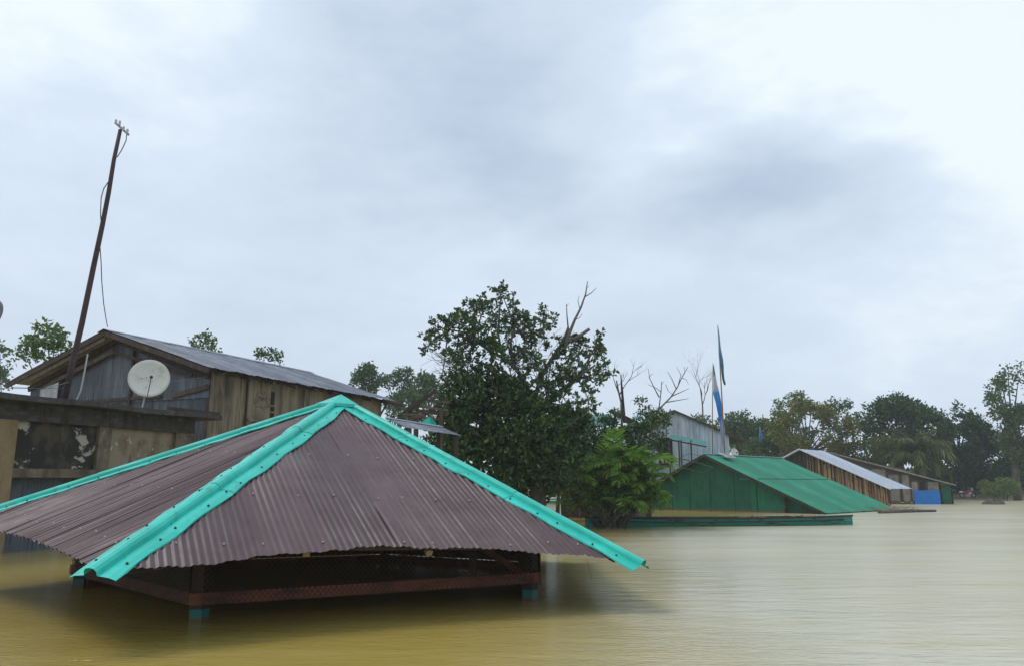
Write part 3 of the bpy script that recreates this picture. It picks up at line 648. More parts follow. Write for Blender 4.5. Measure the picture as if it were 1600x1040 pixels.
old_house()
def porch():
    Pr = at(347, 652, 22.5); Pr = Vector((Pr.x, Pr.y, 0)); zt = 3.47
    base = Pr + G2 * 2 - E2 * 4.5
    p = empty('concrete_porch', base, 'mould stained concrete porch wall under a thin dark slab', 'porch')
    Ls = 11.; rs = np.random.RandomState(2); n = 16; V = []      # thin slab with an uneven broken edge
    for i in range(n + 1):
        s = -Ls * i / n; e = rs.uniform(-.05, .05)
        for g, z in ((e, zt), (3.3, zt + .02), (e - .01, zt - .13), (3.3, zt - .13)): V.append(Pr + E2 * s + G2 * g + UPZ * (z + .02 * math.sin(i * 1.3)))
    Fc = []
    for i in range(n):
        a, b = i * 4, i * 4 + 4; Fc += [(a, b, b + 1, a + 1), (a + 2, a + 3, b + 3, b + 2), (a, a + 2, b + 2, b), (a + 1, b + 1, b + 3, a + 3)]
    Fc += [(0, 1, 3, 2), (n * 4, n * 4 + 2, n * 4 + 3, n * 4 + 1)]
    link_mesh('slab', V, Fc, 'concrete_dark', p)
    P0 = Pr + G2 * .45
    def sz(px, py): q = onplane(px, py, P0, -G2); return (q - P0).dot(E2), q.z
    sR = sz(300, 690)[0]; zb = sz(150, 746)[1]; zpb = sz(150, 733)[1]; zpt = sz(160, 666)[1]
    s1, s2, s3, s4 = sz(22, 700)[0], sz(152, 700)[0], sz(172, 700)[0], sz(273, 700)[0]
    def blk(name, a, b, z0, z1, mat, out=.0, th=.13):
        return MB().box(P0 + E2 * (a + b) / 2 + UPZ * (z0 + z1) / 2 - G2 * out + G2 * th, E2 * (b - a) / 2, G2 * th, UPZ * (z1 - z0) / 2).build(name, mat, p)
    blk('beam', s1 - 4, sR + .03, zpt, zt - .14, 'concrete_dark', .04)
    blk('sill_beam', s1, sR, zb, zpb, 'concrete', .03)
    blk('pillar', s2, s3, zpb, zpt, 'concrete', .015); blk('pillar', s4, sR, zpb, zpt, 'concrete', .018)
    blk('panel', s1, s2, zpb, zpt, 'panel_mould', -.08); blk('panel', s3, s4, zpb, zpt, 'panel_pale', -.08)
    blk('pillar', s1 - .6, s1, -.6, zpt, 'ochre', .05, .16)
    blk('pillar', sR - .3, sR, -.6, zb, 'concrete', .0); blk('pillar', s2, s3, -.6, zb, 'concrete', .0)
    q = P0 + E2 * s1 + G2 * .4
    sheeted('wall_sheet', p, ['galv_wall', 'galv_pale'], Vector((q.x, q.y, 0)), E2, UPZ, -G2, sR - s1 - .2, lambda u: -.4, lambda u: zb + .1, seed=31, rows=2, spp=5)
    MB().beam(Pr - E2 * 1.8 + G2 * .18 + UPZ * (zt + .07), Pr + E2 * .03 + G2 * .18 + UPZ * (zt + .06), .12, .08).build('timber', 'dark_wood', p)
    return Pr, zt
PR, ZT = porch()

def dish(name, label, c, r, axis, foot, mat='dish', lnb=True):
    d = empty(name, foot, label, 'satellite dish'); ax = Vector(axis).normalized()
    x = ax.cross(UPZ).normalized(); y = x.cross(ax).normalized(); V, Fc = [], []; nr, na = 6, 28
    for side, off in ((1, 0.), (-1, .012)):
        for i in range(nr + 1):
            q = r * i / nr
            for j in range(na):
                t = 2 * math.pi * j / na
                V.append(c + x * q * math.cos(t) + y * q * 1.06 * math.sin(t) + ax * (.22 * q * q / r - .22 * r - off))
    k = (nr + 1) * na
    for s in (0, 1):
        for i in range(nr):
            for j in range(na):
                f = (s * k + i * na + j, s * k + i * na + (j + 1) % na, s * k + (i + 1) * na + (j + 1) % na, s * k + (i + 1) * na + j)
                Fc.append(f if s == 0 else f[::-1])
    for j in range(na): Fc.append((nr * na + j, nr * na + (j + 1) % na, k + nr * na + (j + 1) % na, k + nr * na + j))
    link_mesh('bowl', V, Fc, mat, d, smooth=True)
    back = c - ax * (.22 * r + .05)
    MB().tube([Vector(foot), Vector(foot).lerp(back, .7) + Vector((0, 0, .02)), back, c - ax * .2 * r], [.022, .022, .02, .02], 7).build('mast', 'metal_grey', d)
    if lnb:
        f = c + ax * r * .72 - x * r * .12 - y * r * .28
        MB().tube([c - y * r * 1.04 - ax * .01, f], .011, 5).build('arm', 'black_plastic', d)
        MB().tube([f - ax * .03, f + ax * .01, f + ax * .05], [.03, .045, .03], 8).build('receiver', 'black_plastic', d)
        for a, b in ((.12, .1), (.34, .05), (.1, -.42), (.42, -.42)):
            p = c + x * r * a + y * r * b + ax * (-.20 * r); MB().tube([p, p + ax * .012], .014, 6).build('bolt', 'pole_rust', d)
    return d
c = at(233, 590, 20.5); ft = at(222, 637, 20.4); ft.z = ZT + .01
dish('satellite_dish', 'round cream satellite dish standing on the concrete porch slab', c, .52, (.38, -.86, .30), ft)
c = at(-24, 497, 16.8); dish('satellite_dish', 'dark dish rim cut off at the left picture edge above the porch', c, .46, (-.25, -.9, .3), Vector((c.x - .15, c.y + .4, ZT)), 'dish_dark', False)

def antenna_pole():
    Y = 19.05; pts = [(100, 628), (112, 572), (128, 505), (146, 418), (160, 352), (170, 300), (178, 250), (188, 203)]
    W = [at(x, y, Y) for x, y in pts]; W[0].z = ZT + .01
    p = empty('antenna_pole', W[0], 'tall crooked dark pole with a small crossbar leaning over the porch', 'pole')
    MB().tube(W, [.076, .074, .071, .067, .062, .058, .053, .048], 8).build('pole', 'pole_rust', p, smooth=True)
    a, b = at(180, 192, Y - .05), at(201, 211, Y - .05); MB().tube([a, b], .033, 6).build('crossbar', 'metal_grey', p)
    for x, y in ((181, 192), (187, 194), (193, 203), (199, 207)):
        q = at(x, y, Y - .08); MB().tube([q - UPZ * .03, q + UPZ * .07, q + UPZ * .10], [.027, .033, .015], 6).build('insulator', 'white_cable', p)
    MB().tube([at(x, y, Y - .06) for x, y in ((198, 210), (197, 220), (190, 235), (183, 246))], .013, 4).build('cable', 'cable', p)
    MB().tube([at(x, y, Y - .06) for x, y in ((169, 285), (162, 295), (158, 310), (157, 335), (158, 348))], .013, 4).build('cable', 'cable', p)
    MB().tube([at(x, y, Y + q) for x, y, q in ((156, 382, 0), (158, 410, .3), (159, 440, 1.5), (162, 475, 3), (166, 500, 4.8), (168, 511, 6.4))], .013, 4).build('cable', 'cable', p)
    MB().tube([at(x, y, Y + .3) for x, y in ((137, 552), (133, 575), (126, 610), (117, 630))], .02, 4).build('cable', 'white_cable', p)
antenna_pole()
def service_wire(label, pts, r=.008):
    P = [at(*p) for p in pts]; o = MB().tube(P, r, 4).build('service_wire', 'cable', None, base=P[0]); tag(o, label, 'wire', 'wires strung to the grey house')
service_wire('thin wire crossing the grey gable behind the dish', [(-30, 606, 17.5), (60, 606, 18.6), (150, 607, 20), (240, 600, 21.6), (322, 588, 24.0)])
service_wire('slack wire from the left edge to the crooked pole', [(-30, 590, 16), (20, 604, 17), (70, 607, 18.2), (108, 596, 19.0)])

# ------------------------------------------------------------------ middle: big tree, shrubs, broken shed
def big_tree():
    Y = 26.5; rs = np.random.RandomState(77)
    base = at(838, 700, Y); base.z = 0
    t = empty('broadleaf_tree', base, 'big dark broadleaf tree with dead top branch behind the brown roof', 'tree')
    up = [(782, 457, 20, .8), (800, 470, 14, .7), (742, 486, 30, 1), (715, 505, 26, 1), (684, 518, 24, 1), (668, 540, 15, .8), (740, 525, 34, 1), (782, 500, 32, .9), (765, 545, 34, 1),
          (815, 505, 26, .9), (852, 498, 22, .8), (835, 530, 30, .8), (800, 555, 30, .9), (870, 545, 24, .8), (830, 575, 28, .9), (880, 590, 24, .9), (898, 540, 28, 1), (930, 548, 22, 1), (946, 575, 16, .9), (925, 590, 26, 1), (895, 580, 26, .8),
          (880, 620, 26, .7), (920, 625, 22, .8), (855, 600, 28, 1.), (705, 560, 22, .8), (730, 580, 30, 1), (938, 520, 10, .7), (760, 440 + 28, 12, .6), (690, 590, 12, .4)]
    low = [(722, 615, 36), (765, 600, 34), (800, 625, 42), (705, 650, 30), (745, 660, 46), (795, 675, 50), (845, 660, 44), (885, 665, 36), (715, 695, 34), (760, 715, 44), (815, 725, 46),
           (865, 715, 42), (895, 700, 30), (840, 755, 30), (790, 750, 34), (690, 690, 16), (905, 650, 20), (870, 752, 22)]
    Lu = px_lobes(up, Y, 1.5, rs); Ll = px_lobes(low, Y, 1.1, rs)
    # rosettes of leaves at twig tips
    def rosettes(Ls, dens, spread, leaf):
        Cs, Ds, Sz, tips = [], [], [], []
        for c, r, w in Ls:
            n = int(dens * w * r * r)
            d = unit(rs.normal(size=(n, 3)) + (0, 0, .25)); tip = c + d * r * rs.uniform(.3, 1.08, (n, 1)) ** .7
            out = unit(d * .8 + rs.normal(size=(n, 3)) * .4 + (0, 0, .45))
            for k in range(9):
                Cs.append(tip - out * rs.uniform(0, .16, (n, 1))); Ds.append(unit(out * .45 + rs.normal(size=(n, 3)) * spread)); Sz.append(leaf * rs.uniform(.7, 1.2, n))
            tips += [(c, p) for p in tip[:max(2, n // 2)]]
        return leaves(np.concatenate(Cs), np.concatenate(Ds), np.concatenate(Sz), .62, rs, LEAF8), tips
    (V, Fc), tips = rosettes(Lu, 115, .62, .16); link_mesh('upper_crown', V, Fc, 'leaf_big', t)
    (V, Fc), t2 = rosettes(Ll, 250, .8, .18); link_mesh('lower_crown', V, Fc, 'leaf_dense', t)
    mb = MB(); g = lambda x, y, dy=0: at(x, y, Y + dy)
    b0 = base - UPZ * .7; trunk = [b0, base + UPZ * .5, g(843, 720), g(838, 670), g(832, 630)]
    mb.tube(trunk, [.34, .30, .25, .21, .18], 9)
    hub = trunk[-1]; limbs = {}
    def limb(pts, r0, r1):
        P = [g(*p) for p in pts]; mb.tube(P, [r0 + (r1 - r0) * i / (len(P) - 1) for i in range(len(P))], 7); return P
    limb([(832, 630), (822, 600), (806, 575), (785, 558), (768, 550), (740, 530)], .095, .04)
    limb([(832, 632, .2), (845, 590, .3), (862, 560, .4), (880, 535, .3), (888, 512, .2)], .085, .05)
    limb([(836, 650), (870, 615, -.3), (900, 590, -.5), (930, 570, -.6)], .09, .03)
    limb([(800, 570), (798, 535), (805, 505), (812, 485)], .055, .02)
    limb([(785, 558), (778, 520), (782, 470), (781, 445)], .05, .015)
    limb([(768, 550), (735, 520), (700, 515), (672, 535)], .05, .015)
    limb([(838, 660), (790, 620, -.5), (740, 600, -.6), (700, 585, -.6)], .09, .03)
    limb([(838, 700), (780, 680, -.6), (720, 660, -.5)], .09, .03)
    limb([(840, 690), (880, 670, -.5), (905, 650, -.5)], .08, .03)
    hubs = [g(806, 575), g(785, 558), g(862, 560), g(740, 530), g(900, 590), g(838, 650), g(805, 520), g(700, 515)]
    for c, r, w in Lu:
        c = Vector(c); hb = min(hubs, key=lambda q: (q - c).length); mb.tube(bez(hb, hb.lerp(c, .5) + Vector(rs.normal(size=3) * .12), c, 4), [.035, .03, .024, .018, .014], 5)
    for c, r, w in Ll:
        c = Vector(c); hb = g(838, 690); mb.tube(bez(hb, hb.lerp(c, .5) + UPZ * .3, c, 4), [.05, .04, .03, .024, .018], 5)
    mb.build('trunk', 'bark', t, smooth=True)
    mb = MB()
    for c, p in tips:
        c, p = Vector(c), Vector(p); mb.tube(bez(c, c.lerp(p, .5) + Vector(rs.normal(size=3) * .08) - UPZ * .05, p, 3), [.013, .010, .008, .006], 3, cap=False)
    # bare arching twigs at the left and through the middle
    for k in range(34):
        if k < 14: a = g(722 + rs.uniform(-8, 8), 560 + rs.uniform(-16, 14), rs.uniform(-.6, .6)); e = g(rs.uniform(658, 690), rs.uniform(545, 590), rs.uniform(-.8, .8)); q = 14
        else: a = g(rs.uniform(790, 880), rs.uniform(560, 620), rs.uniform(-.6, .6)); e = g(rs.uniform(770, 905), rs.uniform(485, 580), rs.uniform(-.9, .9)); q = -6
        m = a.lerp(e, .55) - UPZ * q * mpp(Y); mb.tube(bez(a, m, e, 5), [.018, .015, .012, .009, .007, .005], 4)
        for j in range(3):
            s = bez(a, m, e, 5)[rs.randint(2, 5)]; mb.tube([s, s + (e - a).normalized() * .25 + Vector(rs.normal(size=3) * .16) + UPZ * .08], [.008, .004], 3)
    mb.build('bare_twigs', 'bark_dead', t)['kind'] = 'stuff'
    mb = MB()
    for pts, r0, r1 in ((((882, 545), (890, 520), (898, 500), (908, 480), (915, 460), (918, 440)), .07, .014), (((888, 515), (886, 495), (885, 475)), .03, .012), (((914, 464), (924, 458), (932, 450)), .02, .008),
                        (((886, 535, .2), (902, 527, .2), (921, 514, .2)), .075, .055), (((906, 484), (903, 470), (905, 462)), .015, .006), (((916, 452), (921, 446)), .01, .005), (((898, 500), (905, 497), (910, 490)), .014, .006), (((885, 480), (889, 474)), .01, .005)):
        P = [g(*p) for p in pts]; mb.tube(P, [r0 + (r1 - r0) * i / (len(P) - 1) for i in range(len(P))], 6)
    mb.build('dead_branch', 'bark_dead', t)
big_tree()

def fern_clump():
    Y = 28.2; rs = np.random.RandomState(13)
    base = at(955, 800, Y); base.z = 0
    r = empty('fern_shrub', base, 'bright green shrub of feathery fronds behind the long boat', 'shrub')
    ms = [frond_mesh('frond', 'leaf_fern', L, 11, ll, a, dr, .24, rs, r0=.016, vee=.35) for L, ll, a, dr in ((1.55, .55, (.9, -.9), .35), (1.3, .50, (.5, -1.2), .4), (1.7, .55, (1.1, -.6), .3), (1.1, .45, (.2, -1.4), .45))]
    stems = [(915, 740), (940, 725), (960, 715), (985, 725), (1005, 735), (930, 760), (970, 745), (1000, 760), (895, 750), (965, 770), (1015, 745), (945, 785), (905, 775), (900, 788), (925, 792), (952, 797), (985, 792), (1012, 786), (1022, 770), (885, 770), (975, 770), (935, 775)]
    mb = MB()
    for k, (x, y) in enumerate(stems):
        p = at(x, y, Y + rs.uniform(-.7, .4)); b = base + Vector((rs.uniform(-.6, .6), rs.uniform(-.3, .3), -.4))
        mb.tube(bez(b, b.lerp(p, .6) + Vector((0, 0, .2)), p, 5), [.05, .045, .04, .035, .03, .025], 6)
        n = 6; a0 = rs.uniform(0, 6)
        for j in range(n):
            f = place('frond', ms[rs.randint(len(ms))], r, p, (rs.uniform(-.35, .35), rs.uniform(-.5, .25), a0 + j * 2.4))
            s = rs.uniform(.62, 1.05) * (1. if y < 765 else .72); f.scale = (s, s, s)
    mb.build('stem', 'bark', r, smooth=True)
    Ls = px_lobes([(905, 780, 22), (935, 790, 20), (1015, 785, 20), (985, 790, 18), (925, 760, 22), (960, 785, 20), (1020, 765, 14), (890, 790, 14), (1000, 792, 16), (1030, 795, 9)], Y - .2, .5, rs)
    V, Fc = crown_mesh(Ls, .13, 2.6, rs, .42, 7); link_mesh('undergrowth', V, Fc, 'leaf_bush', r)['kind'] = 'stuff'
    Ls = px_lobes([(905, 750, 28), (940, 750, 32), (975, 752, 32), (1005, 755, 24), (930, 775, 26), (975, 778, 26)], Y + .5, .4, rs)
    V, Fc = crown_mesh(Ls, .16, 1.8, rs, .55, 7); link_mesh('inner_leaves', V, Fc, 'leaf_dense', r)['kind'] = 'stuff'
fern_clump()
tree('leafy_shrub', 'dark leafy shrub with bare sticks between the big tree and grey house', 'shrub', 985, 30.5,
     [(925, 690, 24), (950, 670, 20), (975, 690, 26), (1000, 680, 24), (1020, 670, 22), (1035, 655, 16), (1010, 650, 14), (940, 710, 26), (990, 712, 26), (1022, 700, 18), (1000, 628, 8), (960, 650, 10), (915, 660, 18)], .15, 1.5, 'leaf_dense', 91, rt=.10, jit=.8)
tree('leafy_shrub', 'dark shrub added behind the big tree trunk to close the sky gap', 'shrub', 868, 33, [(845, 735, 24), (870, 725, 24), (895, 735, 22), (880, 750, 16), (855, 752, 15), (905, 752, 14), (862, 700, 20), (890, 705, 20)], .17, 1.5, 'leaf_dense', 93, rt=.09, jit=.7)  # added foliage, cuts the bright sky streak mirrored in the water
def bare_tree(name, label, px, py, Y, ln, r, lev, seed, d=(0, 0, 1), spread=.5, mat='bark_dead', kids=(2, 3), sub=1.0):
    rs = np.random.RandomState(seed); p = at(px, py, Y); base = Vector((p.x, p.y, 0))
    t = empty(name, base, label, 'tree', 'leafless trees'); mb = MB()
    mb.tube([base - UPZ * .5, p], [r * 1.3, r], 6); mb.build('trunk', mat, t)
    mb = MB(); grow(mb, p, Vector(d).normalized(), ln, r, lev, rs, spread, .16, 4, kids); mb.build('branches', mat, t)
def dead_snag():
    Y = 31; t = empty('dead_snag', Vector((at(1010, 700, Y).x, Y, 0)), 'leafless forked snag rising left of the grey sheet house', 'tree', 'leafless trees')
    rs = np.random.RandomState(6); mb = MB(); g = lambda x, y: at(x, y, Y + rs.uniform(-.25, .25))
    L = [([(1000, 720), (1008, 680), (1020, 655), (1030, 638)], .06, .04), ([(1030, 638), (1048, 620), (1058, 605), (1066, 588), (1075, 572)], .036, .010), ([(1020, 655), (1030, 635), (1033, 610), (1034, 595)], .034, .012),
         ([(1030, 620), (1022, 605), (1015, 590), (1013, 576)], .028, .008), ([(1033, 612), (1026, 606), (1012, 600)], .02, .007), ([(1056, 606), (1050, 592), (1043, 580)], .024, .008), ([(1060, 600), (1064, 585), (1057, 572)], .02, .006),
         ([(1040, 628), (1058, 625), (1076, 622)], .026, .008), ([(1050, 618), (1064, 612), (1077, 606)], .024, .008), ([(1066, 590), (1072, 592), (1076, 600)], .014, .006), ([(1014, 590), (1018, 584), (1021, 583)], .012, .005),
         ([(1064, 592), (1070, 582), (1069, 572)], .014, .006), ([(1034, 600), (1037, 595)], .012, .005), ([(1015, 668), (1012, 650), (1016, 630)], .024, .008), ([(1040, 600), (1044, 610), (1050, 615)], .014, .008)]
    for pts, a, b in L:
        P = [g(*p) for p in pts]; mb.tube(P, [a + (b - a) * i / (len(P) - 1) for i in range(len(P))], 5)
    mb.build('branches', 'bark_dead', t)
    MB().tube([Vector((at(1000, 720, Y).x, Y, -.6)), at(1000, 720, Y)], [.14, .09], 7).build('trunk', 'bark_dead', t)
    mb = MB()
    for pts, r in (([(1000, 728), (1040, 722), (1062, 715)], .035), ([(1062, 715), (1090, 722), (1115, 730), (1100, 735)], .022), ([(1030, 726), (1058, 728), (1100, 738)], .025), ([(1055, 718), (1075, 708), (1105, 712)], .015), ([(985, 700), (1010, 690), (1035, 676)], .03)):
        P = [at(x, y, Y - .6) for x, y in pts]; mb.tube(P, [r * (1 - .6 * i / (len(P) - 1)) for i in range(len(P))], 5)
    mb.build('fallen_branch', 'bark_dead', t)
dead_snag()
bare_tree('bare_tree', 'small dark bare tree with a thick upright stem right of the big tree', 971, 640, 33, 1.3, .05, 4, 21, spread=.45)
MB_ = MB().tube([at(976, 660, 33), at(972, 610, 33), at(970, 584, 33)], [.065, .05, .02], 6)
_o = MB_.build('wrapped_stake', 'boat_dark', None, base=at(976, 660, 33)); tag(_o, 'dark cloth wrapped stake standing amid the small bare tree', 'stake')
bare_tree('bare_tree', 'pale hazy bare tree behind the ridge of the grey sheet house', 1098, 655, 62, 2.4, .07, 5, 5, spread=.42, kids=(2, 3))

def broken_shed():
    Y = 23.5; g = lambda x, y, d=0: at(x, y, Y + d)
    s = empty('broken_shed', Vector((g(660, 700).x, Y, 0)), 'roofless timber shed frame behind the peak of the brown roof', 'shed')
    for a, b, w in (((622, 650, .2), (682, 609, .2), .09), ((640, 660, 1.4), (700, 622, 1.4), .08), ((655, 655, .8), (700, 618, .8), .07)):
        MB().beam(g(*a), g(*b), w, w).build('rafter', 'dark_wood', s)
    for a, b, w in (((638, 632, .3), (700, 640, .3), .07), ((622, 646, .1), (664, 648, .1), .06), ((650, 641, .5), (700, 646, .5), .12), ((646, 650, .4), (690, 655, .4), .07), ((665, 624, .3), (702, 628, .3), .06)):
        MB().beam(g(*a), g(*b), w * .6, w).build('batten', 'old_timber', s)
    for x in (641, 690):
        p = g(x, 636, .3); MB().beam(Vector((p.x, p.y, -.6)), p, .11, .11, up=(0, 1, 0)).build('post', 'dark_wood', s)
    for x in (652, 705):
        p = g(x, 640, 2.2); MB().beam(Vector((p.x, p.y, -.6)), p, .10, .10, up=(0, 1, 0)).build('post', 'dark_wood', s)
broken_shed()
def low_roof():
    a, b = at(603, 653, 19.5), at(690, 667, 21.0); base = Vector(((a.x + b.x) / 2, 20.5, 0))
    s = empty('low_shed', base, 'low shed with grey sheet roof and white edge behind the brown roof', 'shed')
    U = (b - a); L = U.length; U.normalize(); W = Vector((U.y, -U.x, -.34)).normalized(); N = U.cross(W); N = N if N.z > 0 else -N
    sheeted('roof_sheet', s, 'galv', a, U, W, N, L, lambda u: 0, lambda u: .8, seed=41, rows=3, spp=5)
    MB().beam(a + N * .02, b + N * .02, .10, .03).build('ridge_cap', 'tin_bright', s)
    for q in (a + U * .1 + W * .7, b - U * .1 + W * .7, a + U * .1, b - U * .1): MB().beam(Vector((q.x, q.y, -.6)), q - UPZ * .04, .1, .1, up=(0, 1, 0)).build('post', 'dark_wood', s)
    t = at(662, 650, 22); V = [at(652, 664, 22), at(673, 664, 22), at(671, 650, 22)]; V2 = [v + Vector((.1, .9, -.1)) for v in V]
    link_mesh('gable_flashing', V + V2, [(0, 1, 2), (3, 5, 4), (0, 2, 5, 3), (1, 4, 5, 2), (0, 3, 4, 1)], 'teal_cap', s)
low_roof()

# ------------------------------------------------------------------ houses to the right
def gable_roof(h, peak, U, Wl, Wr, L, sl, sr, mat, seed, amp=.008, ridge=None, rows=3, spp=5, width=.8, pitch=.09, lo_l=None, lo_r=None):
    """peak: front ridge end; U along the ridge; Wl/Wr unit vectors up-slope; sl/sr slope lengths"""
    for W, s, k in ((Wl, sl, 0), (Wr, sr, 1)):
        if s <= 0: continue
        N = U.cross(W); N = N if N.z > 0 else -N
        sheeted('roof_sheet', h, mat, peak - W * s, U, W, N, L, lambda u: .02 * math.sin(u * 7), lambda u, s=s: s, seed=seed + k, rows=rows, spp=spp, amp=amp, width=width, pitch=pitch, dent=.004)
def green_house():
    pk = at(1100, 709, 45.3); U = Vector((.72, .69, 0)).normalized(); L = 9.4
    S = Vector((U.y, -U.x, 0))                               # to the right, across the house
    er = onz(1292, 801.5, .04)                               # right eave front corner
    half = (er - pk).dot(S); run = (er - pk).dot(U)
    base = Vector((pk.x, pk.y, 0)) + U * L / 2
    h = empty('green_sheet_house', base, 'green corrugated house sunk to its eaves with plain green roof', 'house')
    rise = pk.z - .05
    Wr = (-S * half + UPZ * rise); sr = Wr.length; Wr.normalize()
    Wl = (S * half + UPZ * rise); sl = Wl.length; Wl.normalize()
    gable_roof(h, pk - U * .1, U, Wl, Wr, L + .1, sl * .9, sr, 'green_roof', 51, amp=.012, pitch=.15, width=1.05)
    Nr = U.cross(Wr); Nr = Nr if Nr.z > 0 else -Nr
    MB().beam(pk - U * .1 + UPZ * .03, pk + U * L + UPZ * .03, .22, .035).build('ridge_cap', 'tin_bright', h)
    MB().beam(pk - Wr * sr * .45 + U * .3 + Nr * .02, pk - Wr * sr * .45 + U * (L - .2) + Nr * .02, .02, .035, up=Nr).build('lap_seam', 'green_wall', h)
    w0 = pk + U * .45; w0 = Vector((w0.x, w0.y, 0))
    O = w0 - S * half
    def hi(u): return max(.0, pk.z * (1 - abs(u - half) / half) - .10)
    cut = half + half * .64
    sheeted('wall_sheet', h, 'green_wall', O, S, UPZ, -U, cut, lambda u: -.5, hi, seed=55, rows=2, spp=4, width=1.2, amp=.012, pitch=.16)
    link_mesh('inner_wall', [O + S * x + U * .35 + UPZ * z for x, z in ((cut - .1, -.5), (half * 1.95, -.5), (half * 1.95, hi(half * 1.95) - .1), (cut - .1, hi(cut) - .12))], [(0, 1, 2, 3)], 'green_wall', h)
    MB().beam(O + S * (half * .93) + UPZ * (pk.z - .62) - U * .04, O + S * (half * 1.16) + UPZ * (pk.z - .62) - U * .04, .03, .05).build('wall_batten', 'green_wall', h)
    MB().box(O + S * (half * 1.33) - U * .06 + UPZ * (pk.z - 1.42), S * .34, U * .01, UPZ * .07).build('patch', 'teal_post', h)
    for u in (half * .62, half * .80, half * 1.0, half * 1.22, half * 1.42):
        MB().beam(O + S * u - U * .03 - UPZ * .3, O + S * u - U * .03 + UPZ * (hi(u) - .03), .05, .025, up=U).build('cover_strip', 'green_wall', h)
    for sgn in (-1, 1):
        e = Vector((pk.x, pk.y, 0)) + S * half * sgn * (1 if sgn > 0 else .9)
        MB().beam(Vector((pk.x, pk.y, pk.z - .09)), e + UPZ * (.0 if sgn > 0 else pk.z * .1 - .09), .05, .12).build('rake_board', 'dark_wood', h)
    return pk, U, S, Wr, Nr, L
GH = green_house()
def on_green():
    pk, U, S, Wr, Nr, L = GH
    p = pk + U * 1.6 - Wr * .55 + Nr * .16
    s = empty('solar_panel', p, 'small white framed solar panel propped on the green roof ridge', 'solar panel')
    MB().box(p + UPZ * .03, U * .42, (-Wr) * .28, Nr * .015).build('panel', 'solar', s); mb = MB()
    for a, b in ((-1, 1), (1, 1)): mb.beam(p + UPZ * .05 + U * .43 * a - Wr * .28, p + UPZ * .05 + U * .43 * a + Wr * .28, .04, .04)
    for a in (-1, 1): mb.beam(p + UPZ * .05 + Wr * .28 * a - U * .45, p + UPZ * .05 + Wr * .28 * a + U * .45, .04, .04)
    mb.build('frame', 'white_paint', s)
    MB().tube([p - Nr * .16 + Wr * .2, p + Wr * .2], .02, 5).build('leg', 'metal_grey', s)
    c = at(1148, 706, 48.5); ft = Vector((c.x - .1, c.y + .25, c.z - .42))
    dish('satellite_dish', 'small white satellite dish by the green roof ridge below the grey house', c, .26, (.25, -.9, .3), ft)
on_green()
def silver_house():
    Y = 52.; pk = at(1052, 640, Y); E_ = at(1169, 690, Y + .4)          # peak and right eave end
    S = Vector((E_.x - pk.x, E_.y - pk.y, 0)); half = S.length; S.normalize(); U = Vector((-S.y, S.x, 0)); rise = pk.z - E_.z
    base = Vector((pk.x, pk.y, 0)) + U * 3
    h = empty('grey_sheet_house', base, 'tall house of pale grey upright sheets behind the green house', 'house')
    Wr = (-S * half + UPZ * rise); sr = Wr.length; Wr.normalize(); Wl = (S * half + UPZ * rise).normalized()
    gable_roof(h, pk - U * .25, U, Wl, Wr, 6.5, sr * .9, sr, 'grey_roof', 61)
    wl = half * .74
    O = Vector((pk.x, pk.y, 0)) - S * wl * .9
    def hi(u): return pk.z - rise * abs(u - wl * .9) / half - .09
    sheeted('wall_sheet', h, 'galv_pale', O, S, UPZ, -U, wl * 1.9, lambda u: -.5, hi, width=.62, seed=63, rows=2, spp=4, pitch=.12, amp=.012, dent=.01)
    MB().beam(pk - U * .22 - UPZ * .07, E_ - U * .22 - UPZ * .07, .05, .12).build('rake_board', 'dark_wood', h)
    MB().beam(pk - U * .22 - UPZ * .07, pk - S * half * .9 - U * .22 - UPZ * (rise * .9 + .07), .05, .12).build('rake_board', 'dark_wood', h)
    q = Vector((E_.x, E_.y, 0)) - S * .75
    for k in (0, 3.): MB().beam(q + U * k - UPZ * .6, q + U * k + UPZ * (E_.z + .05), .14, .14, up=(0, 1, 0)).build('verandah_post', 'dark_wood', h)
    s0 = O + S * wl * 1.9
    MB().box(s0 + U * 3 + UPZ * 1.6, S * .02, U * 2.9, UPZ * 2.1).build('side_wall', 'mud_wall', h)
    MB().box(s0 + S * .5 + U * 5.4 + UPZ * 1.3, S * .48, U * .02, UPZ * 1.8).build('rear_wall', 'dark_wood', h)
silver_house()
def awning():
    a, b = at(1062, 684, 48.5), at(1104, 692, 48.0); U = b - a; L = U.length; U.normalize(); W = Vector((U.y, -U.x, -.30)).normalized(); N = U.cross(W); N = N if N.z > 0 else -N
    s = empty('awning', Vector((a.x, a.y, 0)), 'small turquoise awning on thin dark posts before the grey house', 'awning')
    a0 = a - U * .6 - W * .5
    sheeted('roof_sheet', s, 'awning_teal', a0, U, W, N, L + .6, lambda u: 0, lambda u: 1.0, seed=71, rows=2, spp=5, width=.7)
    MB().beam(a0 + W * .98 - UPZ * .08, a0 + W * .98 + U * (L + .65) - UPZ * .08, .05, .09).build('eave_beam', 'dark_wood', s)
    for x, y in ((1046, 700), (1061, 700), (1064.5, 700), (1080, 700)):
        p = at(x, y, 48.0); MB().beam(Vector((p.x, p.y, -.6)), Vector((p.x, p.y, a.z - .14)), .08, .08, up=(0, 1, 0)).build('post', 'dark_wood', s)
    MB().box(at(1040, 705, 49.2) , Vector((.45, 0, 0)), Vector((0, .02, 0)), UPZ * .9).build('dark_doorway', 'black_void', s)
awning()
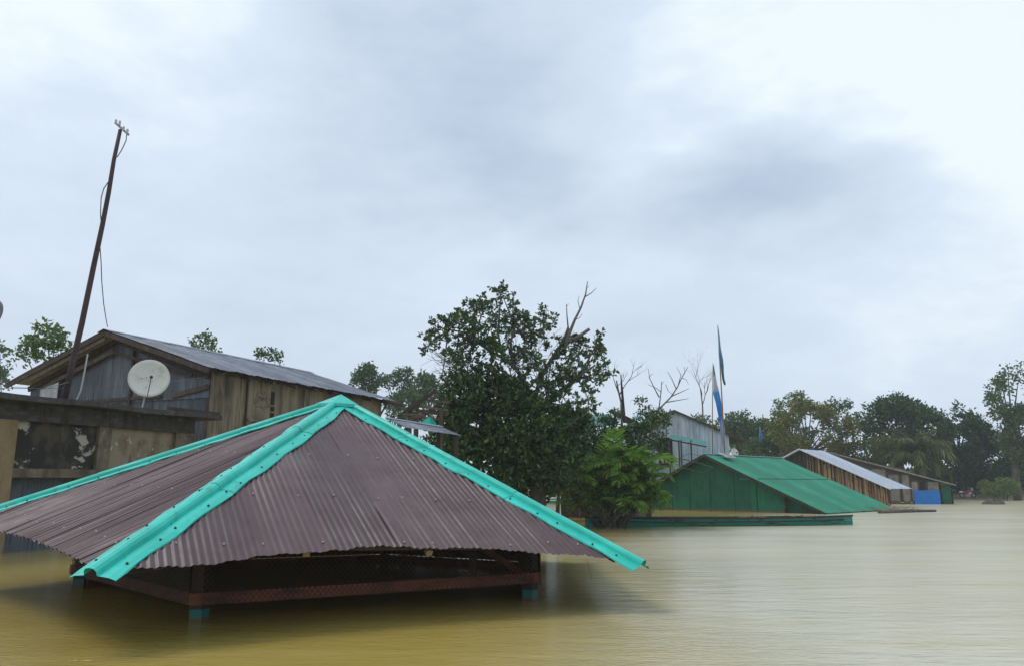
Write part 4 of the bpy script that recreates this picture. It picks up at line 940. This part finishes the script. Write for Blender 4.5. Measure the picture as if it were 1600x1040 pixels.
def teal_house():
    s = empty('turquoise_roof_house', Vector((at(940, 700, 37).x, 39, 0)), 'turquoise roofed house mostly hidden behind the big tree', 'house')
    def slab(P, mat, name): 
        P = [at(*p) for p in P]; n = (P[1] - P[0]).cross(P[2] - P[0]).normalized() * .03
        link_mesh(name, P + [p - n for p in P], [(0, 1, 2, 3), (7, 6, 5, 4), (0, 4, 5, 1), (1, 5, 6, 2), (2, 6, 7, 3), (3, 7, 4, 0)], mat, s)
    slab([(985, 662, 35.5), (1002, 650, 35.5), (1006, 648, 39), (988, 650, 39)], 'awning_teal', 'roof_sheet')
    slab([(905, 668, 35), (960, 662, 35), (955, 646, 39), (912, 648, 39)], 'awning_teal', 'roof_sheet')
    slab([(870, 652, 34), (912, 656, 34), (908, 640, 37), (868, 640, 37)], 'rail_brown', 'roof_sheet')
    slab([(1003, 661, 35.4), (985, 664, 35.4), (950, 642, 35.4), (955, 638, 35.4)], 'boat_dark', 'rake_board')
    p = at(945, 700, 36.5); MB().box(Vector((p.x, p.y, 1.3)), (2.1, 0, 0), (0, .03, 0), (0, 0, 2.)).build('wall', 'dark_wood', s)
    for x in (905, 945, 985):
        q = at(x, 680, 35.6); MB().beam(Vector((q.x, q.y, -.6)), at(x, 664, 35.6), .12, .12, up=(0, 1, 0)).build('post', 'dark_wood', s)
teal_house()
def bamboo_house():
    pk = at(1252, 701, 55.0); er = at(1392, 762, 51.0); far = at(1425, 762, 52.0)
    S = Vector((er.x - pk.x, er.y - pk.y, 0)); half = S.length; S.normalize(); U = Vector((-S.y, S.x, 0)); rise = pk.z - er.z; L = 4.2
    h = empty('bamboo_house', Vector((pk.x, pk.y, 0)) + U * L / 2, 'bamboo slat walled house with shining new tin roof', 'house')
    Wr = -S * half + UPZ * rise; sr = Wr.length; Wr.normalize(); Wl = (S * half + UPZ * rise).normalized()
    gable_roof(h, pk - U * .35, U, Wl, Wr, L, sr * .5, sr + .1, 'tin_bright', 81, amp=.012, pitch=.12)
    MB().beam(pk - U * .38 + UPZ * .0, pk - Wr * (sr + .1) - U * .38, .05, .09).build('rake_board', 'white_paint', h)
    MB().beam(pk - U * .38 + UPZ * .0, pk - Wl * sr * .5 - U * .38, .05, .09).build('rake_board', 'white_paint', h)
    O = Vector((pk.x, pk.y, 0)); rs = np.random.RandomState(9)
    link_mesh('inner_wall', [O + S * x + U * .12 + UPZ * z for x, z in ((-half * .4, -.4), (half * .98, -.4), (half * .98, pk.z - rise - .02), (0, pk.z - .03), (-half * .4, pk.z - rise * .4 - .03))], [(0, 1, 2, 3, 4)], 'dark_wood', h)
    u = .35; k = 0
    while u < half - .15:
        w = rs.uniform(.07, .15); top = pk.z - rise * u / half - .06 - (rs.uniform(0, .35) if rs.rand() < .45 else 0); bot = -.3
        q = O + S * (u + w / 2); dd = rs.uniform(-.03, .03)
        MB().box(q + UPZ * (top + bot) / 2 + U * dd, S * w * .46 + UPZ * rs.uniform(-.01, .01), U * .018, UPZ * (top - bot) / 2 + S * rs.uniform(-.03, .03)).build('bamboo_slat', 'bamboo', h)
        u += w + (rs.uniform(.03, .12) if rs.rand() < .45 else .012); k += 1
    for z in (.35, 1.0):
        MB().beam(O + S * (half * (.2 if z > .8 else .05)) + UPZ * z - U * .05, O + S * half * (.62 if z > .8 else .97) + UPZ * (z - .05) - U * .05, .04, .07).build('rail', 'bamboo', h)
    for u_ in (.5, half - .2): MB().beam(O + S * u_ - UPZ * .6, O + S * u_ + UPZ * (pk.z - rise * u_ / half - .1), .12, .12, up=(0, 1, 0)).build('post', 'dark_wood', h)
bamboo_house()
def far_row():
    # long grey roofed house with pale walls, blue and green sheet at its end
    pk = at(1288, 705, 62.); er = at(1490, 757, 61.)
    S = Vector((er.x - pk.x, er.y - pk.y, 0)); half = S.length; S.normalize(); U = Vector((-S.y, S.x, 0)); rise = pk.z - er.z
    h = empty('grey_roof_house', Vector((pk.x, pk.y, 0)) + S * half / 2, 'low grey roofed house with bright blue and green end wall', 'house')
    Wr = -S * half + UPZ * rise; sr = Wr.length; Wr.normalize(); Wl = (S * half + UPZ * rise).normalized()
    gable_roof(h, pk - U * .4, U, Wl, Wr, 5., sr * .3, sr, 'grey_roof', 85, pitch=.14, amp=.012)
    MB().beam(pk - U * .42, er - U * .42 - UPZ * .01, .05, .09).build('rake_board', 'mud_wall', h)
    O = Vector((pk.x, pk.y, 0))
    def wall(name, x0, x1, y0, y1, mat, out=0.):
        a, b = onplane(x0, y0, O, U), onplane(x1, y1, O, U); u0, u1 = (a - O).dot(S), (b - O).dot(S)
        z1, z0 = a.z, max(b.z, -.3) if y1 < 776 else -.4
        MB().box(O + S * (u0 + u1) / 2 + UPZ * (z0 + z1) / 2 - U * out, S * (u1 - u0) / 2, U * .03, UPZ * (z1 - z0) / 2).build(name, mat, h)
    for x0, x1 in ((1335, 1362), (1362, 1388), (1388, 1408), (1408, 1424)): wall('wall_panel', x0 + .3, x1 - .3, 741 if x0 > 1380 else 732, 790, 'mud_wall', .01)
    for x0, x1 in ((1424, 1437), (1449, 1470), (1470, 1486)): wall('wall_panel', x0 + .2, x1 - .2, 752, 790, 'mud_wall', -.03)
    wall('doorway', 1437, 1449, 751, 790, 'black_void', -.06)
    wall('blue_tarpaulin', 1427, 1470, 765, 790, 'blue_sheet', .08); wall('green_panel', 1471, 1487.5, 757, 790, 'green_wall', .06)
    e = O + S * half * .985
    MB().box(e + U * 2.4 + UPZ * .2, S * .02, U * 2.4, UPZ * .7).build('end_wall', 'dark_wood', h)
    pk2, er2 = at(1386, 727, 69), at(1452, 748, 68.5)
    S2 = Vector((er2.x - pk2.x, er2.y - pk2.y, 0)); hf = S2.length; S2.normalize(); U2 = Vector((-S2.y, S2.x, 0)); rs2 = pk2.z - er2.z
    g = empty('small_grey_house', Vector((pk2.x, pk2.y, 0)), 'small dark gabled roof peeping over the low grey house by the palm', 'house')
    Wr = -S2 * hf + UPZ * rs2; s2 = Wr.length; Wr.normalize(); Wl = (S2 * hf + UPZ * rs2).normalized()
    gable_roof(g, pk2 - U2 * .3, U2, Wl, Wr, 4., s2 * .5, s2, 'grey_roof', 88, pitch=.14)
    q = Vector((pk2.x, pk2.y, 0))
    link_mesh('gable_wall', [q - S2 * hf * .45 - UPZ * .4, q + S2 * hf * .95 - UPZ * .4, q + S2 * hf * .95 + UPZ * (pk2.z - rs2 * .95 - .1), q + UPZ * (pk2.z - .1), q - S2 * hf * .45 + UPZ * (pk2.z - rs2 * .45 - .1)], [(0, 1, 2, 3, 4)], 'dark_wood', g)
    MB().beam(pk2 - U2 * .32, er2 - U2 * .32, .05, .09).build('rake_board', 'mud_wall', g)
far_row()

# ------------------------------------------------------------------ flags, boats, debris, motorbike
def flag(name, label, Y, pole, prad, cloth, mat, top_at):
    P = [at(x, y, Y) for x, y in pole]; base = Vector((P[0].x, P[0].y, -.5)); P[0] = base
    f = empty(name, base, label, 'flag', 'flags on bamboo poles')
    MB().tube(P, [prad * (1.2 - .6 * i / (len(P) - 1)) for i in range(len(P))], 6).build('pole', 'bamboo', f)
    V = []; n = 6; rs = np.random.RandomState(int(pole[0][0]))
    for k, (y, x0, x1) in enumerate(cloth):
        for j in range(n + 1):
            t = j / n; V.append(at(x0 + (x1 - x0) * t, y + .8 * math.sin(j * 1.9 + k), Y - .06 + .10 * math.sin(j * 2.3 + k * .7) * min(1, k * .4)))
    m = len(cloth)
    link_mesh('cloth', V, [(i * (n + 1) + j, i * (n + 1) + j + 1, (i + 1) * (n + 1) + j + 1, (i + 1) * (n + 1) + j) for i in range(m - 1) for j in range(n)], mat, f, smooth=True)
flag('tall_flag', 'limp dark teal flag at the tip of the taller bamboo pole', 49.6, [(1133, 716), (1129, 640), (1125, 570), (1121.5, 508)], .045,
     [(512, 1121.5, 1122.5), (525, 1122, 1124.5), (540, 1122.3, 1126), (552, 1122.6, 1128), (562, 1123.5, 1130), (572, 1126, 1130.8), (582, 1127, 1131), (592, 1128.5, 1132), (598, 1130.5, 1134), (601, 1132, 1133.5)], 'flag_teal', 0)
flag('blue_flag', 'limp blue and white flag on the shorter pole before the grey house', 50.3, [(1112, 740), (1113, 660), (1114, 567)], .035,
     [(570, 1114.5, 1115.2), (585, 1114.5, 1118), (600, 1113.8, 1121), (610, 1113, 1123.5), (618, 1115, 1125), (628, 1118, 1127), (640, 1120.5, 1129), (652, 1123, 1130.5), (668, 1125, 1132), (685, 1126.5, 1133), (700, 1129, 1134), (708, 1130, 1133.5)], 'flag_blue', 0)
flag('small_flag', 'small faded blue flag before the yellowish tree right of the grey house', 52., [(1187.5, 735), (1187, 700), (1186.8, 664)], .02,
     [(665, 1186.8, 1187.6), (672, 1186.6, 1189), (680, 1186, 1191), (686, 1186.5, 1191.5), (690, 1187, 1190)], 'flag_small', 0)

def boat(name, label, A, B, wd, ht, mats, bowl=.10, sheer=.06, deck=True):
    """A stern, B bow on the water"""
    d = B - A; L = d.length; d.normalize(); s = Vector((d.y, -d.x, 0)); b = empty(name, A.lerp(B, .5), label, 'boat')
    n = 24; prof = [(-1, 1.), (-.93, .45), (-.72, -.1), (0, -.32), (.72, -.1), (.93, .45), (1, 1.)]
    V = []
    for off, inn in ((0, 0), (1, .035)):
        for i in range(n + 1):
            t = i / n; w = (wd / 2) * (1 - abs(2 * t - 1) ** 3.2 * .93) - inn; w = max(w, .02); sh = ht + sheer * abs(2 * t - 1) ** 2.2
            for x, y in prof: V.append(A + d * (t * L) + s * (x * w) + UPZ * (y * sh + (inn if y < .9 else 0)))
    m = len(prof); k = (n + 1) * m
    out = [(i * m + j, (i + 1) * m + j, (i + 1) * m + j + 1, i * m + j + 1) for i in range(n) for j in range(m - 1)]
    link_mesh('hull', V[:k], out, mats[0], b); link_mesh('lining', V[k:], [q[::-1] for q in out], mats[1], b)
    for j in (0, m - 1):
        mb = MB()
        for i in range(n): mb.beam(Vector(V[i * m + j]) + UPZ * .012, Vector(V[(i + 1) * m + j]) + UPZ * .012, .09, .06)
        mb.build('gunwale', mats[1], b)
        mb = MB()
        for i in range(1, n - 1):
            o = Vector(V[i * m + j]) + (s if j else -s) * .015 - UPZ * ht * .42; o2 = Vector(V[(i + 1) * m + j]) + (s if j else -s) * .015 - UPZ * ht * .42
            mb.beam(o, o2, .035, .045)
        mb.build('rub_strake', mats[1], b)
    if deck:
        for t in (.12, .3, .48, .66, .84):
            i = int(t * n); p, q = Vector(V[i * m]), Vector(V[i * m + m - 1]); MB().beam(p - UPZ * .05, q - UPZ * .05, .16, .03).build('thwart', mats[1], b)
        i = n - 3; P = [V[i * m], V[i * m + m - 1], V[n * m + m - 1], V[n * m]]; link_mesh('fore_deck', [Vector(p) + UPZ * .045 for p in P] + [Vector(p) + UPZ * .02 for p in P], [(0, 1, 2, 3), (7, 6, 5, 4), (0, 4, 5, 1), (1, 5, 6, 2), (2, 6, 7, 3), (3, 7, 4, 0)], mats[0], b)
        rs = np.random.RandomState(3)
        for t, w in ((.62, .4), (.82, .9)):
            mb = MB()
            for k_ in range(26):
                p = A + d * (t * L + rs.uniform(-w, w) * .6) + s * rs.uniform(-.25, .25) + UPZ * (ht + .03 + rs.uniform(0, .06)); a = rs.uniform(0, 6)
                mb.tube([p, p + Vector((math.cos(a), math.sin(a), rs.uniform(-.05, .1))) * rs.uniform(.12, .35)], .012, 3)
            o = mb.build('driftwood_pile', 'pale_wood', b); o['kind'] = 'stuff'
    return b
boat('long_boat', 'long low turquoise wooden boat with black gunwales before the green house', onz(915, 822, 0), onz(1332, 819, 0), 1.0, .27, ('boat_teal', 'boat_dark'))
boat('small_boat', 'small white decked turquoise boat glimpsed between trunk and brown roof', onz(842, 784, 0), onz(878, 786, 0), .8, .40, ('boat_teal', 'white_paint'), deck=False)
def debris():
    rs = np.random.RandomState(8)
    a, b = onz(1375, 800, .04), onz(1462, 797, .06); m = a.lerp(b, .45) + Vector((0, .15, .02))
    o = MB().tube([a - UPZ * .05, m, b], [.16, .11, .06], 7).build('floating_log', 'bark', None, base=a.lerp(b, .5)); tag(o, 'dark log floating off the end of the green roof', 'log')
    c = onz(1392, 798, 0); mb = MB()
    for k in range(40):
        p = c + Vector((rs.normal() * .8, rs.normal() * .4, rs.uniform(0, .12))); t = rs.uniform(0, 6); mb.tube([p, p + Vector((math.cos(t), math.sin(t), rs.uniform(-.1, .45))) * rs.uniform(.3, .9)], [.035, .015], 4)
    o = mb.build('driftwood', 'pale_wood', None, base=c); tag(o, 'heap of broken sticks caught beside the floating log', 'driftwood', kind='stuff')
    c = onz(1554, 787, 0); V = []; nu, nv = 14, 6
    for j in range(nv + 1):
        for i in range(nu):
            t = 2 * math.pi * i / nu; q = math.cos(j / nv * math.pi / 2); V.append(c + Vector((math.cos(t) * q * .85 * (1 + .2 * math.sin(3 * t)), math.sin(t) * q * .4, -.06 + .42 * math.sin(j / nv * math.pi / 2) * (1 + .3 * math.sin(t * 2 + 1)))))
    o = link_mesh('tree_stump', V, [(j * nu + i, j * nu + (i + 1) % nu, (j + 1) * nu + (i + 1) % nu, (j + 1) * nu + i) for j in range(nv) for i in range(nu)], 'bark', None, base=c)
    tag(o, 'dark lump of driftwood poking from the water near the far bush', 'driftwood')
    k = 0
debris()
def motorbike():
    p = at(1512, 770, 77.2); base = Vector((p.x, p.y, .14)); m = empty('motorbike', base, 'pale and red motorbike parked on the far bank beside the round bush', 'motorbike')
    X = Vector((.97, .24, 0)); Yv = Vector((-.24, .97, 0)); g = lambda x, z, y=0: base + X * x + Yv * y + UPZ * z
    for x in (-.68, .68):
        n = 16; w = MB().tube([g(x + .27 * math.cos(2 * math.pi * i / n), .32 + .27 * math.sin(2 * math.pi * i / n)) for i in range(n + 1)], .05, 6).build('wheel', 'rubber', m)
        MB().tube([g(x, .32, -.05), g(x, .32, .05)], .08, 8).build('hub', 'metal_grey', w)
    MB().tube([g(-.6, .62), g(-.2, .60), g(.15, .72), g(.40, .70)], [.08, .12, .16, .08], 8).build('tank', 'red_paint', m)
    MB().tube([g(-.85, .80), g(-.4, .78), g(.05, .76)], [.06, .11, .09], 8).build('seat', 'rubber', m)
    MB().tube([g(-.15, .30), g(.25, .34)], [.14, .15], 8).build('engine', 'metal_grey', m)
    MB().tube([g(.70, .32), g(.52, .70), g(.42, 1.0)], .035, 6).build('fork', 'metal_grey', m)
    MB().tube([g(.36, 1.06, -.36), g(.44, 1.0, 0), g(.36, 1.06, .36)], .022, 6).build('handlebar', 'metal_grey', m)
    MB().tube([g(.50, .88), g(.62, .90)], [.12, .09], 10).build('headlight', 'white_paint', m)
    MB().tube([g(-.95, .62), g(-.68, .66), g(-.4, .55)], [.05, .09, .05], 8).build('rear_mudguard', 'white_paint', m)
    MB().tube([g(.45, .58), g(.25, .55), g(.1, .35)], [.05, .14, .06], 8).build('leg_shield', 'white_paint', m)
motorbike()

# ------------------------------------------------------------------ trees behind
tree('garden_tree', 'pale leaved tree rising behind the left slope of the grey house roof', 'tree', 78, 34, [(72, 520, 13), (92, 517, 9), (52, 531, 9), (82, 532, 12), (43, 536, 7), (66, 512, 6), (97, 526, 7), (60, 540, 14), (70, 552, 22), (40, 556, 20), (95, 545, 16)], .26, 1.2, 'leaf_pale', 101, rt=.12)
tree('garden_tree', 'leaf tuft showing above the middle of the grey house ridge', 'tree', 318, 36, [(312, 530, 7), (326, 534, 6), (304, 535, 5), (333, 536, 4), (318, 542, 8), (322, 525, 4), (310, 548, 10), (330, 550, 10)], .20, 1.2, 'leaf_pale', 102, rt=.10)
tree('garden_tree', 'small dark leaf tuft over the right part of the grey house ridge', 'tree', 420, 42, [(412, 552, 5), (424, 552, 5), (432, 554, 4), (404, 552, 3), (418, 560, 7), (408, 558, 6), (430, 562, 8)], .22, 1.2, 'leaf_far', 103, rt=.10)
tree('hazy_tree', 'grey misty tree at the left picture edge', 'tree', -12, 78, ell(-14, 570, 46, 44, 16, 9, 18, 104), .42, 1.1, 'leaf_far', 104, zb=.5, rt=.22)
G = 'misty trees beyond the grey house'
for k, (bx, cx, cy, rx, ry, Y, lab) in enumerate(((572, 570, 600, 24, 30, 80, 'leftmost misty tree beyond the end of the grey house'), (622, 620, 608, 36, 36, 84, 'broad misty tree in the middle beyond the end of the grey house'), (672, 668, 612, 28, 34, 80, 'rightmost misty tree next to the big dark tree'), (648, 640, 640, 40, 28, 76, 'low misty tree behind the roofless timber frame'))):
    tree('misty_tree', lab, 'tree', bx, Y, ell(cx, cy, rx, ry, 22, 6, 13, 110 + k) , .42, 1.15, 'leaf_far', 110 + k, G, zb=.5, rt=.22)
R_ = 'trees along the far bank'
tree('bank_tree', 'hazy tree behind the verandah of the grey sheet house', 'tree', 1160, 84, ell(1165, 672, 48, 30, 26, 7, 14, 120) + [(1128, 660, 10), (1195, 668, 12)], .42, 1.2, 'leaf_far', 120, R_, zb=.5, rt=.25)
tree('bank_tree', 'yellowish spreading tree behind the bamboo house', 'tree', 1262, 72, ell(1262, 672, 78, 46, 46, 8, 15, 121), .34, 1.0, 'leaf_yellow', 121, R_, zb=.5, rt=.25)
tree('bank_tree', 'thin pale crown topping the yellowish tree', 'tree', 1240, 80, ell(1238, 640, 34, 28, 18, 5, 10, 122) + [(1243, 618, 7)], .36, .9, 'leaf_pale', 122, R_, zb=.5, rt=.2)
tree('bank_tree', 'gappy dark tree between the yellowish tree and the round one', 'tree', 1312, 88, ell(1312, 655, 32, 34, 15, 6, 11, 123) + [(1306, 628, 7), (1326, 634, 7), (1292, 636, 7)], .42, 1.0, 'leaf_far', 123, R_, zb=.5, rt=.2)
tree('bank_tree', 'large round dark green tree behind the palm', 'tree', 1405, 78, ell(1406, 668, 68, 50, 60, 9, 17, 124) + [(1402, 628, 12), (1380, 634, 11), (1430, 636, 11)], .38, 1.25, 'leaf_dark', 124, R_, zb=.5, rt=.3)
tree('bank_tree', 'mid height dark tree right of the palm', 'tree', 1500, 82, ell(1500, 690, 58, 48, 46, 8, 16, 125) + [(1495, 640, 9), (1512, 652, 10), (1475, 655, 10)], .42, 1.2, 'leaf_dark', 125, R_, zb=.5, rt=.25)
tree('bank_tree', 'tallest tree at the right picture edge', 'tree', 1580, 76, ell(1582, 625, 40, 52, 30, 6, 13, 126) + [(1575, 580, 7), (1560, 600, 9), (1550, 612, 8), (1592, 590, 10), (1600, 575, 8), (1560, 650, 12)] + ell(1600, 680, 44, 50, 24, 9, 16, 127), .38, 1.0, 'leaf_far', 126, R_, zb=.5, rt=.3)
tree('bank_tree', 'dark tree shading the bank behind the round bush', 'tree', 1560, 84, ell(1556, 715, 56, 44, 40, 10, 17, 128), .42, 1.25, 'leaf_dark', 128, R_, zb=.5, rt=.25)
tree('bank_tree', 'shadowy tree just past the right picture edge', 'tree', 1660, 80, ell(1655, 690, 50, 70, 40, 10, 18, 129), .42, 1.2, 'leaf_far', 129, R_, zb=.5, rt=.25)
tree('bank_shrub', 'dark thicket on the bank between palm and bush', 'shrub', 1490, 83, ell(1490, 745, 60, 26, 34, 8, 14, 130), .34, 1.3, 'leaf_dark', 130, R_, zb=.4, rt=.1)
tree('bank_shrub', 'olive thicket behind the small gabled roof', 'shrub', 1345, 74, ell(1345, 715, 66, 30, 36, 8, 14, 131), .34, 1.2, 'leaf_yellow', 131, R_, zb=.4, rt=.1)
tree('bank_shrub', 'green thicket filling the bank behind the green house ridge', 'shrub', 1215, 78, ell(1205, 705, 70, 26, 36, 9, 15, 132), .36, 1.2, 'leaf_far', 132, R_, zb=.4, rt=.1)
tree('round_bush', 'round light green bush at the waterline of the far bank', 'bush', 1562, 74, ell(1562, 762, 33, 17, 34, 5, 9, 133), .20, 1.3, 'leaf_bush', 133, zb=.1, rt=.06, fork=.3)
tree('dark_shrub', 'low dark shrubbery behind the low shed and broken frame', 'shrub', 690, 29, ell(690, 690, 40, 26, 18, 8, 14, 134), .18, 1.2, 'leaf_dense', 134, rt=.08)
for k, cx in enumerate(range(1040, 1260, 62)):
    tree('distant_tree', ('faint distant tree left of the flag poles', 'faint distant tree behind the flag poles', 'faint distant tree right of the flag poles', 'faint distant tree behind the yellowish crown')[k], 'tree', cx, 105, ell(cx, 690 - 6 * (k % 2), 44, 34, 22, 9, 15, 140 + k), .55, 1.1, 'leaf_far', 140 + k, 'distant trees', zb=.8, rt=.25)

tree('bank_shrub', 'dark undergrowth at the foot of the tallest tree', 'shrub', 1600, 81, ell(1600, 745, 60, 28, 36, 8, 14, 135), .34, 1.3, 'leaf_dark', 135, R_, zb=.4, rt=.1)
tree('bank_shrub', 'green undergrowth right behind the motorbike', 'shrub', 1520, 86, ell(1520, 752, 45, 20, 26, 8, 13, 136), .34, 1.3, 'leaf_far', 136, R_, zb=.4, rt=.1)

def palm():
    Y = 70.; rs = np.random.RandomState(17); top = at(1432, 716, Y); base = Vector((top.x, top.y, .0))
    p = empty('palm_tree', base, 'drooping palm rising behind the low grey house', 'palm tree')
    MB().tube([base - UPZ * .5, base.lerp(top, .5) + Vector((.1, 0, 0)), top], [.24, .19, .17], 8).build('trunk', 'bark', p)
    ms = [frond_mesh('frond', 'leaf_palm', L, 30, ll, a, dr, .09, rs, r0=.05, vee=.0) for L, ll, a, dr in ((4.0, 1.2, (.85, -1.2), .75), (4.2, 1.1, (1.25, -.7), .6), (3.8, 1.2, (.35, -1.45), .85), (3.6, 1.0, (1.5, .2), .45))]
    k = 0
    for m, n in ((3, 5), (1, 9), (0, 9), (2, 6)):
        for j in range(n):
            f = place('frond', ms[m], p, top, (rs.uniform(-.15, .15), rs.uniform(-.15, .15), 2 * math.pi * j / n + rs.uniform(-.3, .3) + m)); f.scale = [rs.uniform(.85, 1.1)] * 3
palm()

def far_wood():
    rs = np.random.RandomState(31); n = 15000; x = rs.uniform(-95, 120, n); y = 96 + 7 * np.sin(x * .06) + rs.uniform(-3, 3, n)
    top = 3.2 + 1.4 * np.sin(x * .31) + .9 * np.sin(x * .83 + 1) + .6 * np.sin(x * 1.9); z = rs.uniform(.2, 1, n) ** .8 * top + .4
    V, Fc = leaves(np.stack([x, y, z], 1), rs.normal(size=(n, 3)), rs.uniform(.5, 1.0, n), .7, rs)
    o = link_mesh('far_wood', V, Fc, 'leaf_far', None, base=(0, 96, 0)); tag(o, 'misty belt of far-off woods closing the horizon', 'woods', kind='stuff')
far_wood()
def foam():
    rs = np.random.RandomState(12); V, Fc = [], []
    for px, py, n, sx in ((125, 1031, 5, .08), (118, 858, 5, .2), (880, 868, 6, .2), (1020, 858, 6, .4)):
        c = onz(px, py, .004)
        for k in range(n):
            p = c + Vector((rs.normal() * sx, rs.normal() * sx * .35, 0)); m = 7; b = len(V); r = rs.uniform(.006, .016); st = rs.uniform(1.5, 4)
            V += [p + Vector((math.cos(6.283 * j / m) * r * st * rs.uniform(.7, 1.2), math.sin(6.283 * j / m) * r * rs.uniform(.7, 1.2), 0)) for j in range(m)]; Fc.append(tuple(range(b, b + m)))
    o = link_mesh('foam', V, Fc, 'foam'); tag(o, 'small scattered flecks of pale foam drifting on the flood', 'foam', kind='stuff')
foam()

def haze():
    b = 305; V = [(x, y, z) for x in (-b, b) for y in (-b, b) for z in (-2.2, 22.)]
    o = link_mesh('haze', V, [(0, 1, 3, 2), (4, 6, 7, 5), (0, 4, 5, 1), (2, 3, 7, 6), (0, 2, 6, 4), (1, 5, 7, 3)], 'wire')
    m = bpy.data.materials.new('haze'); m.use_nodes = True; N, L = m.node_tree.nodes, m.node_tree.links; N.clear()
    out = N.new('ShaderNodeOutputMaterial'); v = N.new('ShaderNodeVolumePrincipled'); v.inputs['Color'].default_value = (.86, .92, 1, 1); v.inputs['Density'].default_value = .0007
    L.new(v.outputs[0], out.inputs['Volume']); o.data.materials.clear(); o.data.materials.append(m); o['kind'] = 'stuff'
haze()
